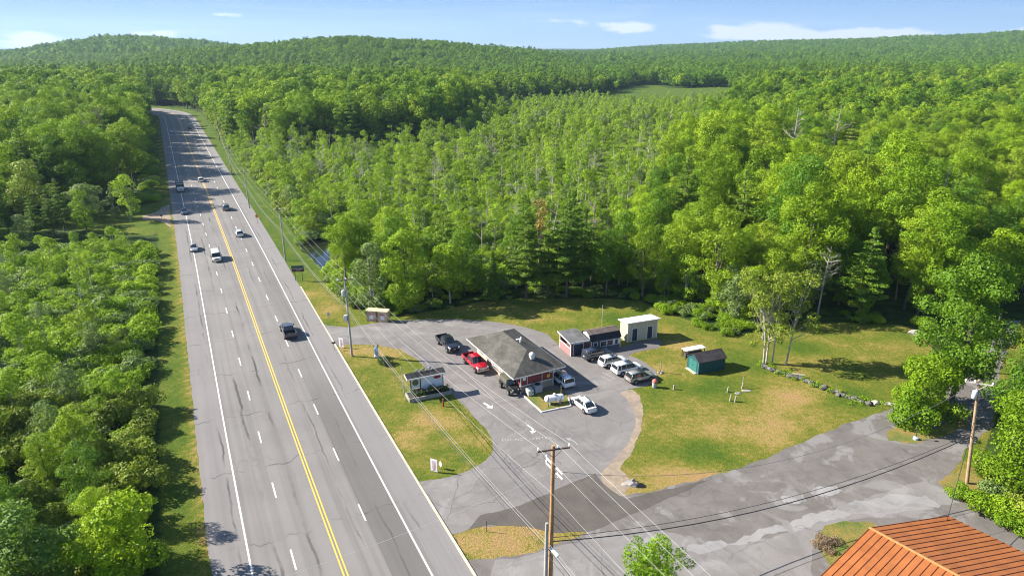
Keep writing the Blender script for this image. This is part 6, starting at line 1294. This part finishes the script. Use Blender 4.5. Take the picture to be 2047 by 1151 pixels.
# ================================================================ UTILITY POLES AND WIRES
WOODP = mat('brown pole wood', (.36, .20, .09), .9, .35, .8, .4); WOODG = mat('grey pole wood', (.34, .32, .29), .9, .25, .8, .3); ARM = mat('dark crossarm', (.11, .065, .05), .8, .2); ARML = mat('bleached crossarm', (.60, .54, .45), .8, .15); INS = mat('white porcelain', (.78, .77, .74), .3, .03); TRF = mat('transformer grey', (.50, .54, .56), .4, .06)
def pole(label, x, y, h, m, rad=.16, lean=(0, 0), arms=(), trans=(), box=None, group='utility poles along the highway'):
    t = thing('utility_pole', label, 'utility pole', (x, y, 0), 0, group)
    def at(z): return Vector((lean[0] * z / h, lean[1] * z / h, z))
    MB().tube([at(-.3), at(h * .5), at(h)], [rad * 1.15, rad, rad * .75], 12).build('pole_shaft', m, t, 0, 'sharp'); ends = []
    for (z, ang, L_, am, ins) in arms:
        c = at(z); M_ = Matrix.Translation(c) @ Matrix.Rotation(ang, 4, 'Z'); a = MB().box(-L_ / 2, -.20, -.06, L_ / 2, -.10, .06, M_).build('crossarm', am, t)
        br = MB()
        for sg in (-1, 1): br.tube([M_ @ Vector((sg * L_ * .28, -.21, -.06)), M_ @ Vector((0, -.17, -.75))], .02, 4)
        br.build('brace', am, t)
        for q in ins: MB().lathe([(.03, 0), (.05, .1), (.10, .12), (.07, .2), (.10, .22), (.05, .3)], c=M_ @ Vector((q * L_ / 2, -.15, .06)), n=8).build('insulator', INS, a); ends.append(Vector((x, y, 0)) + M_ @ Vector((q * L_ / 2, -.15, .36)))
    for (z, ang) in trans:
        c = at(z) + Vector((math.cos(ang), math.sin(ang), 0)) * .42; tr = MB().lathe([(.22, 0), (.26, .04), (.26, .85), (.2, .92)], c=c, n=16).build('transformer', TRF, t, 0, 'sharp'); MB().lathe([(.04, 0), (.06, .2), (.02, .26)], c=c + Vector((.08, 0, .9)), n=8).build('bushing', INS, tr)
    if box: MB().cb(at(box[0]) + Vector((-.42, -.1, 0)), (.5, .4, 1.0)).build('cabinet', mat('white cabinet', (.66, .66, .64), .5), t, .03)
    return ends, at
HD = R(26.6)
P1 = (-25.6, 99.3); P2 = (3.35, 47.8); P3 = (51.7, 65.7); P4 = (72.9, 93.4); P5 = (-52.4, 151.0); P6 = (-80.1, 204.5); P7 = (-107.3, 260.7); P8 = (-151.5, 358.9); P0 = (32.3, -3.7)
e2, at2 = pole('tall brown wooden pole in the foreground with a dark crossarm and two pale lower arms', *P2, 16.4, WOODP, .19, (0, 0), [(16.1, R(14), 2.7, ARM, (-.97, .25, .97)), (14.4, R(118), 2.6, ARML, (.95,)), (13.9, R(118), 2.6, ARML, (.95,))])
e1, at1 = pole('grey pole with a white cabinet on the grass island at the lot entrance', *P1, 13.2, WOODG, .16, (-.12, 0), [(12.9, HD, 2.4, ARM, (-.95, .1, .95))], [(10.3, R(200))], (6.6,))
e5, _ = pole('grey pole beside the pond right of the highway', *P5, 12.1, WOODG, .16, (-.1, 0), [(11.9, HD, 2.4, ARM, (-.95, .1, .95))])
e6, _ = pole('grey pole on the verge right of the highway behind the orange sign', *P6, 11.4, WOODG, .16, (-.3, 0), [(11.2, HD, 2.4, ARM, (-.95, .1, .95))])
e7, _ = pole('thin grey pole on the far verge right of the highway', *P7, 10.5, WOODG, .16, (0, 0), [(10.3, HD, 2.2, ARM, (-.95, .1, .95))])
e8, _ = pole('farthest brown pole among the trees right of the highway', *P8, 14.0, WOODP, .2, (0, 0), [(13.8, HD, 2.2, ARM, (-.95, .1, .95))])
e3, at3 = pole('leaning wooden pole with a pale crossarm and a pale blue transformer beside the side road', *P3, 13.1, mat('faded pole wood', (.33, .23, .14), .9, .3, .8, .4), .17, (-1.6, .0), [(12.7, R(-22), 2.6, ARML, (-.95, -.3, .95))], [(10.9, R(190))], None, 'utility poles along the side road')
e4, at4 = pole('leaning dark grey pole without crossarm beside the upper side road', *P4, 9.6, mat('dark pole wood', (.14, .13, .12), .9, .2), .16, (-1.0, 0), [], (), None, 'utility poles along the side road')
pole('short weathered grey pole stub standing against the tall foreground pole', P2[0] - .42, P2[1] - .25, 9.0, WOODG, .17, (0, 0), group=None)
WL = mat('pale aluminium wire', (.42, .41, .39), .5, .05); WL2 = mat('grey cable', (.36, .35, .33), .6, .05); WD = mat('black cable', (.025, .025, .028), .6, .05)
def wire(name, label, pts, sag, r, m):
    mb = MB(); out = []
    for (a, b), s_ in zip(zip(pts[:-1], pts[1:]), sag if hasattr(sag, '__len__') else [sag] * (len(pts) - 1)):
        a = Vector(a); b = Vector(b); n_ = 14
        for i in range(n_ + (0 if b is not pts[-1] else 0)):
            t_ = i / n_; p = a.lerp(b, t_); p.z -= s_ * 4 * t_ * (1 - t_); out.append(p)
    out.append(Vector(pts[-1])); mb.tube(out, r, 5, False); one(mb, name, m, label, 'wire', (0, 0, 0), 0, 'overhead wires along the highway' if 'side' not in label else 'overhead wires to the side road')
d0 = Vector((P0[0] - P2[0], P0[1] - P2[1], 0))
for i, lb in enumerate(('left line on the top crossarms of the highway poles', 'middle line on the top crossarms of the highway poles', 'right line on the top crossarms of the highway poles')):
    wire('power_line', lb, [e8[i], e7[i], e6[i], e5[i], e1[i], e2[i], e2[i] + d0], [.8, .8, .9, 1.0, 1.1, 1.0], .009, WL)
def pp(P_, z, o=.2): return Vector((P_[0] - o, P_[1] - .05, z))
wire('power_line', 'single pale line hung just below the transformer level on the highway poles', [pp(P7, 8.6), pp(P6, 9.4), pp(P5, 9.8), pp(P1, 10.9), pp(P2, 12.0), pp(P0, 12.5)], 1.1, .009, WL)
for i, (dz, dx, m_, r_w, lb) in enumerate(((0, -.25, WL2, .012, 'uppermost'), (-.35, -.3, WL2, .014, 'second'), (-.7, -.2, WD, .03, 'third'), (-1.15, -.35, WD, .02, 'lowest'))):
    wire('telephone_cable', lb + ' of the four lower cables on the highway poles', [Vector((P8[0] + dx, P8[1], 8.4 + dz)), Vector((P7[0] + dx, P7[1], 6.6 + dz)), Vector((P6[0] + dx, P6[1], 7.0 + dz)), Vector((P5[0] + dx, P5[1], 7.4 + dz)), Vector((P1[0] + dx, P1[1], 8.7 + dz)), Vector((P2[0] + dx, P2[1] - .2, 6.9 + dz)), Vector((P0[0] + dx, P0[1], 7.2 + dz))], 1.2, r_w, m_)
one(MB().tube([(-.3, .5, 0), (.3, -.5, 0)], .17, 12), 'splice_case', INS, 'white cylinder hung on the lower cables at the foreground pole', 'cable box', (P2[0] + .25, P2[1] - .6, 6.3), 0, None, .03)
t3 = Vector((P3[0] - .8, P3[1], 0))
wire('power_line', 'thick black cable crossing from the foreground pole to the leaning side road pole', [Vector((P2[0], P2[1], 6.9)), t3 + Vector((0, 0, 6.2))], 2.6, .05, WD)
wire('power_line', 'thin black cable above the thick one towards the side road', [Vector((P2[0], P2[1], 7.3)), t3 + Vector((0, 0, 6.6))], 2.3, .025, WD)
wire('power_line', 'upper grey line from the foreground pole arms to the side road pole', [Vector((P2[0] + .4, P2[1], 13.9)), Vector((P3[0] - 1.5, P3[1], 12.9))], 4.2, .02, mat('dull wire', (.16, .16, .16), .6))
wire('power_line', 'line running up the side road between its two leaning poles', [Vector((P3[0] - 1.1, P3[1], 9.4)), Vector((P4[0] - .9, P4[1], 8.8))], .6, .02, WD)
wire('power_line', 'thin grey line running from the foreground pole across the highway', [Vector((P2[0], P2[1], 13.9)), Vector((-34, 33, 9.5))], 1.2, .014, WL)
wire('power_line', 'dark line running from the side road pole down to the orange roof', [Vector((P3[0] - 1.0, P3[1], 8.0)), Vector((42.0, 54.6, 3.4))], .5, .03, WD)
#@@END
